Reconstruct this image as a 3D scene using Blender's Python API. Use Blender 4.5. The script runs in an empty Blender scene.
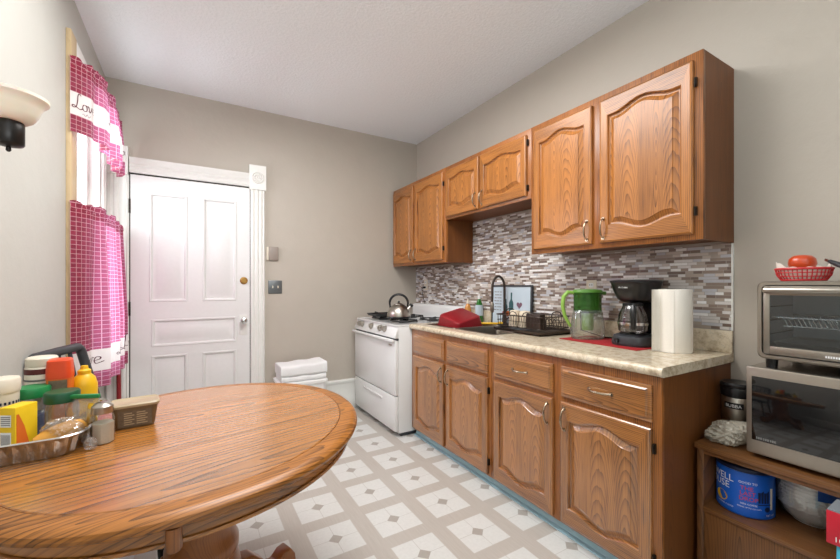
import bpy, bmesh, math, random
from mathutils import Vector, Matrix
random.seed(7)
PI = math.pi
S = bpy.context.scene
COL = S.collection

# ------------------------------------------------------------------ camera, world, lights, exposure
YAW = 0.5398
cam = bpy.data.cameras.new('camera')
cam.sensor_width = 36.0
cam.lens = 383.5 / 840 * 36
cam.shift_y = 0.00725
cam.clip_start = 0.02
camo = bpy.data.objects.new('camera', cam)
camo.location = (0, 0, 1.2284)
camo.rotation_euler = (PI / 2, 0, -YAW)
COL.objects.link(camo)
S.camera = camo

S.view_settings.view_transform = 'Standard'
S.view_settings.look = 'None'
S.view_settings.gamma = 1
S.view_settings.use_curve_mapping = False
S.view_settings.exposure = 0.17

w = bpy.data.worlds.new('daylight')
S.world = w
w.use_nodes = True
bgn = w.node_tree.nodes['Background']
bgn.inputs[0].default_value = (0.86, 0.93, 1.0, 1)
bgn.inputs[1].default_value = 3.0

def area(name, loc, rot, sx, sy, power, col=(1, 1, 1)):
    l = bpy.data.lights.new(name, 'AREA')
    l.shape = 'RECTANGLE'
    l.size = sx
    l.size_y = sy
    l.energy = power
    l.color = col
    o = bpy.data.objects.new(name, l)
    o.location = loc
    o.rotation_euler = rot
    COL.objects.link(o)
    return o
area('window_daylight', (-0.80, 3.11, 1.6), (0, -PI / 2, 0), 1.8, 0.8, 46, (0.90, 0.96, 1.0))
area('ceiling_light', (0.60, 1.75, 2.72), (0, 0, 0), 1.2, 1.2, 48, (1.0, 0.99, 0.975))
area('rear_fill', (0.1, -1.5, 1.7), (PI / 2 + 0.25, 0, 0), 1.3, 1.3, 5, (0.95, 0.98, 1.0))  # added weak fill from behind the camera; the rear wall has no window
area('ceiling_fill', (0.15, -0.75, 1.75), (PI - 0.30, -0.25, 0), 1.0, 1.3, 36, (0.88, 0.96, 1.0))  # added upward fill, out of view, to brighten the ceiling; no fixture there

# ------------------------------------------------------------------ materials
def srgb(r, g, b):
    f = lambda c: (c / 255 / 12.92) if c / 255 <= 0.04045 else ((c / 255 + 0.055) / 1.055) ** 2.4
    return (f(r), f(g), f(b), 1)

class NT:
    def __init__(s, name):
        s.m = bpy.data.materials.new(name)
        s.m.use_nodes = True
        s.t = s.m.node_tree
        s.b = s.t.nodes['Principled BSDF']
        s.out = s.t.nodes['Material Output']
    def n(s, typ, **k):
        nd = s.t.nodes.new(typ)
        for a, v in k.items(): setattr(nd, a, v)
        return nd
    def l(s, a, b): s.t.links.new(a, b)
    def put(s, sock, v):
        if hasattr(v, 'is_output'): s.l(v, sock)
        else: sock.default_value = v
    def ma(s, op, a, b=0.0, c=0.0):
        nd = s.n('ShaderNodeMath', operation=op)
        s.put(nd.inputs[0], a); s.put(nd.inputs[1], b)
        if len(nd.inputs) > 2: s.put(nd.inputs[2], c)
        return nd.outputs[0]
    def mix(s, f, a, b, mode='MIX'):
        nd = s.n('ShaderNodeMix', data_type='RGBA', blend_type=mode)
        s.put(nd.inputs[0], f); s.put(nd.inputs[6], a); s.put(nd.inputs[7], b)
        return nd.outputs[2]
    def noise(s, vec, scale, detail=2.0, rough=0.5):
        nd = s.n('ShaderNodeTexNoise')
        s.l(vec, nd.inputs['Vector'])
        nd.inputs['Scale'].default_value = scale
        nd.inputs['Detail'].default_value = detail
        nd.inputs['Roughness'].default_value = rough
        return nd.outputs[0]
    def comb(s, x, y, z):
        nd = s.n('ShaderNodeCombineXYZ')
        s.put(nd.inputs[0], x); s.put(nd.inputs[1], y); s.put(nd.inputs[2], z)
        return nd.outputs[0]
    def obj(s):
        return s.n('ShaderNodeTexCoord').outputs['Object']
    def sep(s, v):
        nd = s.n('ShaderNodeSeparateXYZ'); s.l(v, nd.inputs[0]); return nd.outputs
    def ramp(s, f, stops, interp='LINEAR'):
        nd = s.n('ShaderNodeValToRGB')
        s.l(f, nd.inputs[0])
        cr = nd.color_ramp
        cr.interpolation = interp
        while len(cr.elements) < len(stops): cr.elements.new(0.5)
        for e, (p, c) in zip(cr.elements, stops):
            e.position = p; e.color = c
        return nd.outputs[0]
    def bump(s, h, strength=0.2, dist=0.01):
        nd = s.n('ShaderNodeBump')
        nd.inputs['Strength'].default_value = strength
        nd.inputs['Distance'].default_value = dist
        s.l(h, nd.inputs['Height'])
        s.l(nd.outputs[0], s.b.inputs['Normal'])
    def base(s, c): s.put(s.b.inputs['Base Color'], c)
    def set(s, **k):
        for a, v in k.items(): s.put(s.b.inputs[a.replace('_', ' ')], v)
        return s.m

def plain(name, col, rough=0.5, metal=0.0, bump=0.0, bscale=40, var=0.06, coat=0.0, **k):
    t = NT(name)
    o = t.obj()
    nz = t.noise(o, bscale, 3)
    d = tuple(c * (1 - var) for c in col[:3]) + (1,)
    u = tuple(min(1, c * (1 + var)) for c in col[:3]) + (1,)
    t.base(t.mix(nz, d, u))
    t.b.inputs['Roughness'].default_value = rough
    t.b.inputs['Metallic'].default_value = metal
    t.b.inputs['Coat Weight'].default_value = coat
    if bump: t.bump(nz, bump, 0.005)
    for a, v in k.items(): t.b.inputs[a.replace('_', ' ')].default_value = v
    return t.m

def oak(name, light, dark, axis='Z', board=0.085, rough=0.34, ring=0.0075, contrast=1.0, coat=0.25, k=0.065, off=0.0, wobble=0.012, cior=1.5, xs=0.12):
    t = NT(name)
    x, y, z = t.sep(t.obj())
    if axis == 'Z': along, across = z, t.ma('ADD', y, t.ma('MULTIPLY', x, xs))
    elif axis == 'Y': along, across = y, t.ma('ADD', z, t.ma('MULTIPLY', x, xs))
    else: along, across = x, t.ma('ADD', y, t.ma('MULTIPLY', z, 1.07))
    rnd0 = t.n('ShaderNodeObjectInfo').outputs['Random']
    bi = t.ma('DIVIDE', t.ma('ADD', across, t.ma('MULTIPLY', rnd0, 0.0)), board)
    idx = t.ma('FLOOR', bi)
    fr = t.ma('SUBTRACT', t.ma('FRACT', bi), 0.5)
    wn = t.n('ShaderNodeTexWhiteNoise', noise_dimensions='2D')
    t.l(t.comb(idx, t.ma('MULTIPLY', rnd0, 37.0), 0), wn.inputs['Vector'])
    r1, r2, r3 = t.sep(wn.outputs['Color'])
    u = t.ma('ADD', t.ma('MULTIPLY', fr, board), t.ma('ADD', t.ma('MULTIPLY', t.ma('SUBTRACT', r1, 0.5), 0.07), off))
    wob = t.noise(t.comb(t.ma('MULTIPLY', across, 14.0), t.ma('MULTIPLY', along, 3.0), t.ma('MULTIPLY', r3, 20)), 1.0, 3)
    wob = t.ma('MULTIPLY', t.ma('SUBTRACT', wob, 0.5), wobble)
    v = t.ma('ADD', t.ma('MULTIPLY', t.ma('ADD', along, t.ma('MULTIPLY', t.ma('SUBTRACT', r2, 0.5), 0.9)), k), 0.004)
    rad = t.ma('ADD', t.ma('SQRT', t.ma('ADD', t.ma('MULTIPLY', u, u), t.ma('MULTIPLY', v, v))), wob)
    rg = t.ma('FRACT', t.ma('DIVIDE', rad, ring))
    rg = t.ma('POWER', rg, 2.6)
    pore = t.noise(t.comb(t.ma('MULTIPLY', across, 240.0), t.ma('MULTIPLY', along, 7.0), r3), 1.0, 4)
    pore = t.ma('MULTIPLY', t.ma('SUBTRACT', pore, 0.47), 3.6)
    pore = t.ma('MAXIMUM', t.ma('MINIMUM', pore, 1.0), 0.0)
    broad = t.noise(t.comb(t.ma('MULTIPLY', across, 30.0), t.ma('MULTIPLY', along, 2.0), r1), 1.0, 2)
    f = t.ma('ADD', t.ma('MULTIPLY', rg, 0.62 * contrast), t.ma('MULTIPLY', pore, 0.42 * contrast))
    f = t.ma('ADD', f, t.ma('MULTIPLY', t.ma('SUBTRACT', broad, 0.5), 0.8))
    f = t.ma('ADD', f, t.ma('MULTIPLY', t.ma('SUBTRACT', r3, 0.5), 0.28))
    f = t.ma('MAXIMUM', t.ma('MINIMUM', f, 1.0), 0.0)
    t.base(t.mix(f, light, dark))
    t.b.inputs['Roughness'].default_value = rough
    t.b.inputs['Coat Weight'].default_value = coat
    t.b.inputs['Coat Roughness'].default_value = 0.22
    t.b.inputs['Coat IOR'].default_value = cior
    t.bump(t.ma('SUBTRACT', 1.0, pore), 0.06, 0.002)
    return t.m

def clear(name, col=(1, 1, 1, 1), rough=0.03, gloss=0.12, tint=0.0, tcol=None):
    t = NT(name)
    tr = t.n('ShaderNodeBsdfTransparent')
    tr.inputs[0].default_value = col
    gl = t.n('ShaderNodeBsdfGlossy')
    gl.inputs['Roughness'].default_value = rough
    lw = t.n('ShaderNodeLayerWeight')
    lw.inputs[0].default_value = 0.35
    fac = t.ma('ADD', t.ma('MULTIPLY', lw.outputs['Fresnel'], 0.6), gloss * 0.5)
    mx = t.n('ShaderNodeMixShader')
    t.l(fac, mx.inputs[0]); t.l(tr.outputs[0], mx.inputs[1]); t.l(gl.outputs[0], mx.inputs[2])
    last = mx.outputs[0]
    if tint > 0:
        df = t.n('ShaderNodeBsdfDiffuse')
        df.inputs[0].default_value = tcol or (0.9, 0.9, 0.9, 1)
        m2 = t.n('ShaderNodeMixShader')
        m2.inputs[0].default_value = tint
        t.l(last, m2.inputs[1]); t.l(df.outputs[0], m2.inputs[2])
        last = m2.outputs[0]
    t.l(last, t.out.inputs[0])
    return t.m

OL, OD = srgb(184, 118, 54), srgb(78, 40, 10)
M = {}
M['oak_v'] = oak('oak_vertical', OL, OD, 'Z', board=0.115, ring=0.0052, k=0.085, wobble=0.016)
M['oak_stile'] = oak('oak_stile', OL, OD, 'Z', board=0.4, off=0.35, contrast=1.25)
M['oak_h'] = oak('oak_horizontal', OL, OD, 'Y', board=0.4, off=0.35, contrast=1.25)
M['oak_frame'] = oak('oak_face_frame', srgb(168, 103, 46), srgb(78, 40, 12), 'Z', board=0.4, off=0.35, contrast=1.25)
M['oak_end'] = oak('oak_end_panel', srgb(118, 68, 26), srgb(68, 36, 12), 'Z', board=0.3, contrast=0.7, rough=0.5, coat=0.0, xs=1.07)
M['base_v'] = oak('oak_base_vertical', srgb(182, 120, 62), srgb(78, 42, 14), 'Z', board=0.115, ring=0.0052, k=0.085, wobble=0.016, rough=0.28, coat=1.0, cior=1.75)
M['base_stile'] = oak('oak_base_stile', srgb(182, 120, 62), srgb(78, 42, 14), 'Z', board=0.4, off=0.35, contrast=1.25, rough=0.28, coat=1.0, cior=1.75)
M['base_rail'] = oak('oak_base_rail', srgb(180, 118, 60), srgb(78, 42, 14), 'Y', board=0.4, off=0.35, contrast=1.25, rough=0.28, coat=1.0, cior=1.75)
M['base_h'] = oak('oak_base_horizontal', srgb(180, 118, 60), srgb(78, 42, 14), 'Y', board=0.12, rough=0.28, coat=1.0, cior=1.75)
M['table'] = oak('oak_table', srgb(186, 120, 52), srgb(76, 41, 10), 'X', board=0.27, ring=0.019, rough=0.25, coat=0.9, cior=1.6, contrast=0.95, k=0.07, wobble=0.034)
M['table_edge'] = oak('oak_table_edge', srgb(176, 112, 48), srgb(72, 39, 10), 'X', board=0.08, ring=0.011, rough=0.36, coat=0.1, contrast=1.3, k=0.09, wobble=0.03)
M['table_leg'] = oak('oak_table_turned', srgb(160, 98, 46), srgb(88, 46, 18), 'Z', board=0.4, off=0.3, contrast=0.8, rough=0.3, xs=1.07)
M['cart'] = oak('walnut_brown_cart', srgb(124, 80, 42), srgb(66, 38, 17), 'Y', board=0.12, rough=0.4, xs=1.07)
M['cart_v'] = oak('walnut_brown_cart_vertical', srgb(124, 80, 42), srgb(66, 38, 17), 'Z', board=0.16, rough=0.4)
M['pine'] = oak('bare_pine', srgb(205, 180, 140), srgb(170, 140, 100), 'Z', board=0.2, contrast=0.4, rough=0.6)
M['trim'] = plain('white_trim_paint', srgb(232, 231, 226), 0.35, var=0.03)
M['door'] = plain('white_door_paint', srgb(228, 227, 225), 0.32, var=0.03)
M['white_enamel'] = plain('white_enamel', srgb(232, 232, 231), 0.18, var=0.02, coat=0.4)
M['black'] = plain('black_plastic', srgb(22, 22, 24), 0.3, var=0.1)
M['black_matte'] = plain('black_matte', srgb(26, 26, 28), 0.55, var=0.1)
M['dark_grey'] = plain('dark_grey_plastic', srgb(52, 54, 58), 0.4, var=0.1)
M['iron'] = plain('cast_iron', srgb(24, 24, 25), 0.55, bump=0.2, bscale=200)
M['steel'] = plain('brushed_steel', srgb(178, 172, 163), 0.3, 1.0, bscale=60, var=0.05)
M['oven_steel'] = plain('warm_brushed_steel', srgb(165, 157, 146), 0.34, 0.85, bscale=60, var=0.05)
M['sink_steel'] = plain('sink_steel', srgb(150, 140, 128), 0.35, 1.0, var=0.08)
M['chrome'] = plain('chrome', srgb(215, 215, 215), 0.1, 1.0, var=0.02)
M['nickel'] = plain('antique_nickel', srgb(178, 160, 138), 0.25, 1.0, var=0.1)
M['brass'] = plain('brass', srgb(180, 140, 80), 0.28, 1.0, var=0.1)
M['hinge'] = plain('dark_bronze', srgb(48, 40, 34), 0.4, 0.7, var=0.1)
M['foil'] = plain('aluminium_foil', srgb(205, 203, 198), 0.24, 1.0, bump=0.35, bscale=60)
M['rack_metal'] = plain('dark_bronze_wire', srgb(62, 50, 44), 0.4, 0.4, var=0.1)
M['paper'] = plain('white_paper', srgb(236, 230, 220), 0.85, bump=0.1, bscale=150, var=0.03)
M['towel'] = plain('white_terry', srgb(240, 240, 240), 0.9, bump=0.5, bscale=300, var=0.03)
M['red_cloth'] = plain('red_cloth', srgb(158, 22, 28), 0.85, bump=0.4, bscale=300, var=0.12)
M['red_plastic'] = plain('red_plastic', srgb(142, 28, 36), 0.38, var=0.05)
M['basket_red'] = plain('basket_red', srgb(200, 48, 52), 0.4, var=0.06)
M['tomato'] = plain('tomato_skin', srgb(200, 70, 26), 0.28, var=0.18, bscale=6, coat=0.3)
M['cream'] = plain('cream_plastic', srgb(226, 216, 198), 0.45, var=0.04)
M['shade'] = plain('alabaster_glass', srgb(226, 222, 208), 0.3, var=0.08, bscale=5)
M['shade'].node_tree.nodes['Principled BSDF'].inputs['Subsurface Weight'].default_value = 0.2
M['bronze'] = plain('oil_rubbed_bronze', srgb(36, 32, 30), 0.35, 0.5, var=0.1)
M['blue'] = plain('blue_plastic', srgb(18, 92, 196), 0.35, var=0.05)
M['navy'] = plain('navy_plastic', srgb(16, 28, 62), 0.4, var=0.05)
M['blue_film'] = plain('blue_label', srgb(26, 74, 150), 0.4, var=0.1)
M['toe_blue'] = plain('pale_blue_vinyl', srgb(172, 208, 222), 0.22, var=0.06, bscale=8)
M['white'] = plain('white_plastic', srgb(238, 238, 236), 0.4, var=0.02)
M['ink_white'] = plain('white_print', srgb(242, 242, 242), 0.5, var=0.01)
M['ink_black'] = plain('black_print', srgb(28, 26, 28), 0.6, var=0.05)
M['ink_red'] = plain('red_print', srgb(206, 52, 48), 0.5, var=0.03)
M['ink_wine'] = plain('wine_print', srgb(86, 26, 44), 0.8, var=0.05)
M['ink_grey'] = plain('grey_print', srgb(120, 118, 116), 0.6, var=0.05)
M['yellow'] = plain('yellow_plastic', srgb(232, 182, 24), 0.4, var=0.05)
M['yellow_card'] = plain('yellow_card', srgb(240, 200, 28), 0.5, var=0.05)
M['orange'] = plain('orange_plastic', srgb(226, 74, 30), 0.4, var=0.06)
M['orange2'] = plain('amber_plastic', srgb(222, 110, 40), 0.4, var=0.08)
M['green'] = plain('green_plastic', srgb(26, 130, 70), 0.38, var=0.08)
M['green_dark'] = plain('dark_green_plastic', srgb(22, 84, 52), 0.38, var=0.08)
M['lime_dark'] = plain('leaf_green_plastic', srgb(92, 142, 58), 0.3, var=0.05)
M['lime'] = plain('lime_plastic', srgb(140, 182, 78), 0.35, var=0.05)
M['bun'] = plain('bread_crust', srgb(220, 158, 66), 0.6, var=0.15, bscale=20)
M['tan_tub'] = plain('tan_tub', srgb(112, 92, 66), 0.4, var=0.08)
M['tan_lid'] = plain('tan_lid', srgb(178, 160, 130), 0.35, var=0.08)
M['label_grey'] = plain('grey_label', srgb(112, 98, 80), 0.6, var=0.4, bscale=120)
M['maroon'] = plain('maroon_label', srgb(92, 30, 30), 0.5, var=0.1)
M['spice'] = plain('white_grain', srgb(226, 214, 196), 0.8, var=0.1, bscale=200)
M['amber_soap'] = plain('amber_soap', srgb(205, 140, 70), 0.2, var=0.1)
M['green_soap'] = plain('green_soap', srgb(44, 110, 40), 0.15, var=0.1)
M['cup'] = plain('ivory_cup', srgb(224, 208, 184), 0.5, var=0.04)
M['stripe'] = plain('grey_stripe', srgb(120, 104, 92), 0.6, var=0.05)
M['teal'] = plain('teal_ink', srgb(52, 92, 96), 0.7, var=0.1)
M['heart'] = plain('plum_ink', srgb(120, 88, 104), 0.7, var=0.1)
M['print'] = plain('pale_blue_print', srgb(196, 210, 220), 0.5, var=0.08, bscale=6)
M['cyan'] = plain('cyan_card', srgb(84, 186, 214), 0.5, var=0.05)
M['red_card'] = plain('red_card', srgb(196, 30, 50), 0.45, var=0.06)
M['grey_card'] = plain('grey_card', srgb(130, 136, 142), 0.5, var=0.06)
M['wood_bowl'] = plain('brown_wood', srgb(150, 98, 52), 0.4, var=0.2, bscale=20)
M['switch_metal'] = plain('pewter_plate', srgb(112, 116, 118), 0.4, 0.6, var=0.08)
M['taupe_plastic'] = plain('taupe_plastic', srgb(150, 138, 128), 0.5, var=0.05)
M['glass'] = clear('clear_glass', (0.96, 0.98, 0.98, 1), 0.02, 0.08)
M['pane'] = clear('window_pane_glass', (0.97, 0.99, 1, 1), 0.02, 0.04)
M['oven_glass'] = clear('oven_door_glass', (0.86, 0.9, 0.92, 1), 0.03, 0.10)
M['cavity'] = plain('grey_oven_lining', srgb(150, 152, 154), 0.4, 0.3, var=0.08)
M['pitcher_clear'] = clear('clear_plastic', (0.80, 0.82, 0.79, 1), 0.04, 0.12, 0.10, (0.75, 0.78, 0.72, 1))
M['pitcher_green'] = clear('green_clear_plastic', (0.30, 0.52, 0.18, 1), 0.06, 0.12, 0.35, srgb(60, 120, 50))
M['jar_clear'] = clear('jar_plastic', (0.90, 0.92, 0.90, 1), 0.05, 0.15, 0.08)
M['film'] = clear('plastic_film', (0.96, 0.96, 0.96, 1), 0.08, 0.28, 0.06)
M['bag'] = clear('milky_plastic_film', (0.9, 0.9, 0.88, 1), 0.12, 0.2, 0.62, srgb(214, 206, 190))
M['carafe'] = clear('carafe_glass', (0.55, 0.53, 0.52, 1), 0.03, 0.2)
M['mw_glass'] = plain('black_glass', srgb(14, 15, 17), 0.06, var=0.02, coat=0.6)

def m_wall(name, col, sc=1.0):
    t = NT(name)
    o = t.obj()
    n1 = t.noise(o, 1.4, 3)
    n2 = t.noise(o, 9.0, 4)
    f = t.ma('ADD', t.ma('MULTIPLY', n1, 0.6), t.ma('MULTIPLY', n2, 0.4))
    d = tuple(c * 0.93 for c in col[:3]) + (1,)
    u = tuple(min(1, c * 1.06) for c in col[:3]) + (1,)
    t.base(t.mix(f, d, u))
    t.b.inputs['Roughness'].default_value = 0.5
    t.bump(t.noise(o, 14.0, 6, 0.6), 0.12, 0.02)
    return t.m
M['wall'] = m_wall('taupe_wall_paint', srgb(187, 178, 166))
M['wall_left'] = m_wall('grey_wall_paint', srgb(196, 195, 188))

def m_ceiling():
    t = NT('stippled_ceiling_paint')
    o = t.obj()
    n = t.noise(o, 55.0, 4, 0.65)
    t.base(t.mix(n, srgb(234, 237, 240), srgb(247, 249, 251)))
    t.b.inputs['Roughness'].default_value = 0.8
    t.bump(n, 0.45, 0.012)
    return t.m
M['ceiling'] = m_ceiling()

def m_floor():
    t = NT('vinyl_floor')
    o = t.obj()
    x, y, z = t.sep(o)
    px, py = 0.3125, 0.3105
    lx = t.ma('MULTIPLY', t.ma('SUBTRACT', t.ma('FRACT', t.ma('ADD', t.ma('DIVIDE', t.ma('SUBTRACT', x, 0.606), px), 0.5)), 0.5), px)
    ly = t.ma('MULTIPLY', t.ma('SUBTRACT', t.ma('FRACT', t.ma('ADD', t.ma('DIVIDE', t.ma('SUBTRACT', y, 1.805), py), 0.5)), 0.5), py)
    ax, ay = t.ma('ABSOLUTE', lx), t.ma('ABSOLUTE', ly)
    half = 0.114
    inside = t.ma('MULTIPLY', t.ma('LESS_THAN', ax, half), t.ma('LESS_THAN', ay, half))
    dia = t.ma('LESS_THAN', t.ma('ADD', ax, ay), 0.036)
    line = t.ma('LESS_THAN', t.ma('MINIMUM', ax, ay), 0.0014)
    edge = t.ma('GREATER_THAN', t.ma('MAXIMUM', ax, ay), half - 0.0025)
    n1 = t.noise(o, 60.0, 4, 0.6)
    n2 = t.noise(o, 7.0, 3)
    tile = t.mix(n1, srgb(205, 205, 202), srgb(226, 226, 223))
    # bands: vertical bands streak along y, horizontal along x
    sv = t.noise(t.comb(t.ma('MULTIPLY', x, 160), t.ma('MULTIPLY', y, 8), 0), 1.0, 3)
    band = t.mix(sv, srgb(176, 168, 160), srgb(196, 190, 183))
    inn = t.mix(t.ma('MULTIPLY', line, 0.6), tile, srgb(172, 166, 160))
    inn = t.mix(t.ma('MULTIPLY', edge, 0.25), inn, srgb(170, 164, 158))
    inn = t.mix(dia, inn, t.mix(n1, srgb(160, 153, 146), srgb(176, 170, 163)))
    c = t.mix(inside, band, inn)
    c = t.mix(t.ma('MULTIPLY', n2, 0.10), c, srgb(196, 186, 170))
    t.base(c)
    t.b.inputs['Roughness'].default_value = 0.28
    t.bump(n1, 0.06, 0.003)
    return t.m
M['floor'] = m_floor()

def m_mosaic():
    t = NT('strip_mosaic_tile')
    o = t.obj()
    x, y, z = t.sep(o)
    hrow = 0.0148
    zr = t.ma('DIVIDE', z, hrow)
    row = t.ma('FLOOR', zr)
    fz = t.ma('FRACT', zr)
    wr = t.n('ShaderNodeTexWhiteNoise', noise_dimensions='1D')
    t.l(row, wr.inputs['W'])
    r = wr.outputs['Value']
    yy = t.ma('ADD', y, t.ma('MULTIPLY', r, 3.0))
    yw = t.ma('ADD', yy, t.ma('MULTIPLY', t.ma('SINE', t.ma('ADD', t.ma('MULTIPLY', yy, 38.0), t.ma('MULTIPLY', r, 40.0))), 0.017))
    cy = t.ma('DIVIDE', yw, 0.054)
    cell = t.ma('FLOOR', cy)
    fy = t.ma('FRACT', cy)
    wn = t.n('ShaderNodeTexWhiteNoise', noise_dimensions='2D')
    t.l(t.comb(cell, row, 0), wn.inputs['Vector'])
    c1, c2, c3 = t.sep(wn.outputs['Color'])
    stops = [(0.0, srgb(118, 100, 90)), (0.14, srgb(148, 130, 118)), (0.28, srgb(178, 164, 152)), (0.40, srgb(222, 217, 214)),
             (0.54, srgb(246, 244, 242)), (0.68, srgb(134, 116, 106)), (0.78, srgb(206, 194, 184)), (0.88, srgb(196, 196, 202))]
    col = t.ramp(c1, stops, 'CONSTANT')
    nz = t.noise(o, 90.0, 3)
    col = t.mix(t.ma('MULTIPLY', nz, 0.18), col, srgb(130, 112, 104))
    gz = t.ma('LESS_THAN', t.ma('ABSOLUTE', t.ma('SUBTRACT', fz, 0.5)), 0.44)
    gy = t.ma('LESS_THAN', t.ma('ABSOLUTE', t.ma('SUBTRACT', fy, 0.5)), 0.482)
    tile = t.ma('MULTIPLY', gz, gy)
    t.base(t.mix(tile, srgb(168, 160, 152), col))
    t.put(t.b.inputs['Roughness'], t.ma('ADD', t.ma('MULTIPLY', c2, 0.35), 0.14))
    t.bump(t.ma('ADD', tile, t.ma('MULTIPLY', c3, 0.4)), 0.35, 0.003)
    return t.m
M['mosaic'] = m_mosaic()

def m_laminate():
    t = NT('speckled_stone_laminate')
    o = t.obj()
    n1 = t.noise(o, 26.0, 6, 0.7)
    n2 = t.noise(o, 120.0, 4, 0.7)
    n3 = t.noise(o, 6.0, 3)
    c = t.ramp(n1, [(0.30, srgb(148, 128, 106)), (0.43, srgb(196, 178, 152)), (0.56, srgb(222, 208, 184)), (0.72, srgb(202, 194, 182))])
    c = t.mix(t.ma('MULTIPLY', t.ma('GREATER_THAN', n2, 0.60), 0.45), c, srgb(140, 124, 108))
    c = t.mix(t.ma('MULTIPLY', n3, 0.3), c, srgb(222, 206, 178))
    t.base(c)
    t.b.inputs['Roughness'].default_value = 0.2
    return t.m
M['laminate'] = m_laminate()

def m_plaid(name, c_main, c_dark, c_line, transl):
    t = NT(name)
    uv = t.n('ShaderNodeUVMap').outputs[0]
    x, y, z = t.sep(uv)
    p = 0.030
    fx = t.ma('FRACT', t.ma('DIVIDE', x, p)); fy = t.ma('FRACT', t.ma('DIVIDE', y, p * 0.8))
    line = t.ma('MAXIMUM', t.ma('LESS_THAN', fx, 0.09), t.ma('LESS_THAN', fy, 0.10))
    blk = t.ma('MODULO', t.ma('ADD', t.ma('FLOOR', t.ma('DIVIDE', x, p)), t.ma('FLOOR', t.ma('DIVIDE', y, p * 0.8))), 2.0)
    nz = t.noise(uv, 900.0, 2)
    c = t.mix(t.ma('ADD', t.ma('MULTIPLY', t.ma('ABSOLUTE', blk), 0.35), t.ma('MULTIPLY', nz, 0.5)), c_main, c_dark)
    c = t.mix(t.ma('MULTIPLY', line, 0.75), c, c_line)
    t.base(c)
    t.b.inputs['Roughness'].default_value = 0.9
    tl = t.n('ShaderNodeBsdfTranslucent')
    t.l(t.mix(0.40, c, srgb(214, 150, 196)), tl.inputs[0])
    mx = t.n('ShaderNodeMixShader')
    mx.inputs[0].default_value = transl
    t.l(t.b.outputs[0], mx.inputs[1]); t.l(tl.outputs[0], mx.inputs[2])
    t.l(mx.outputs[0], t.out.inputs[0])
    return t.m
def m_cloth(name, c, transl):
    t = NT(name)
    t.base(t.mix(t.noise(t.obj(), 300.0, 2), c, tuple(v * 0.93 for v in c[:3]) + (1,)))
    t.b.inputs['Roughness'].default_value = 0.9
    tl = t.n('ShaderNodeBsdfTranslucent')
    tl.inputs[0].default_value = c
    mx = t.n('ShaderNodeMixShader')
    mx.inputs[0].default_value = transl
    t.l(t.b.outputs[0], mx.inputs[1]); t.l(tl.outputs[0], mx.inputs[2])
    t.l(mx.outputs[0], t.out.inputs[0])
    return t.m
M['plaid'] = m_plaid('plaid_curtain', srgb(160, 52, 76), srgb(118, 30, 48), srgb(228, 196, 202), 0.36)
M['plaid_dark'] = m_plaid('plaid_curtain_header', srgb(150, 36, 62), srgb(112, 22, 42), srgb(226, 180, 190), 0.15)
M['curtain_white'] = m_cloth('white_curtain_band', srgb(232, 224, 222), 0.14)

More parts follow.
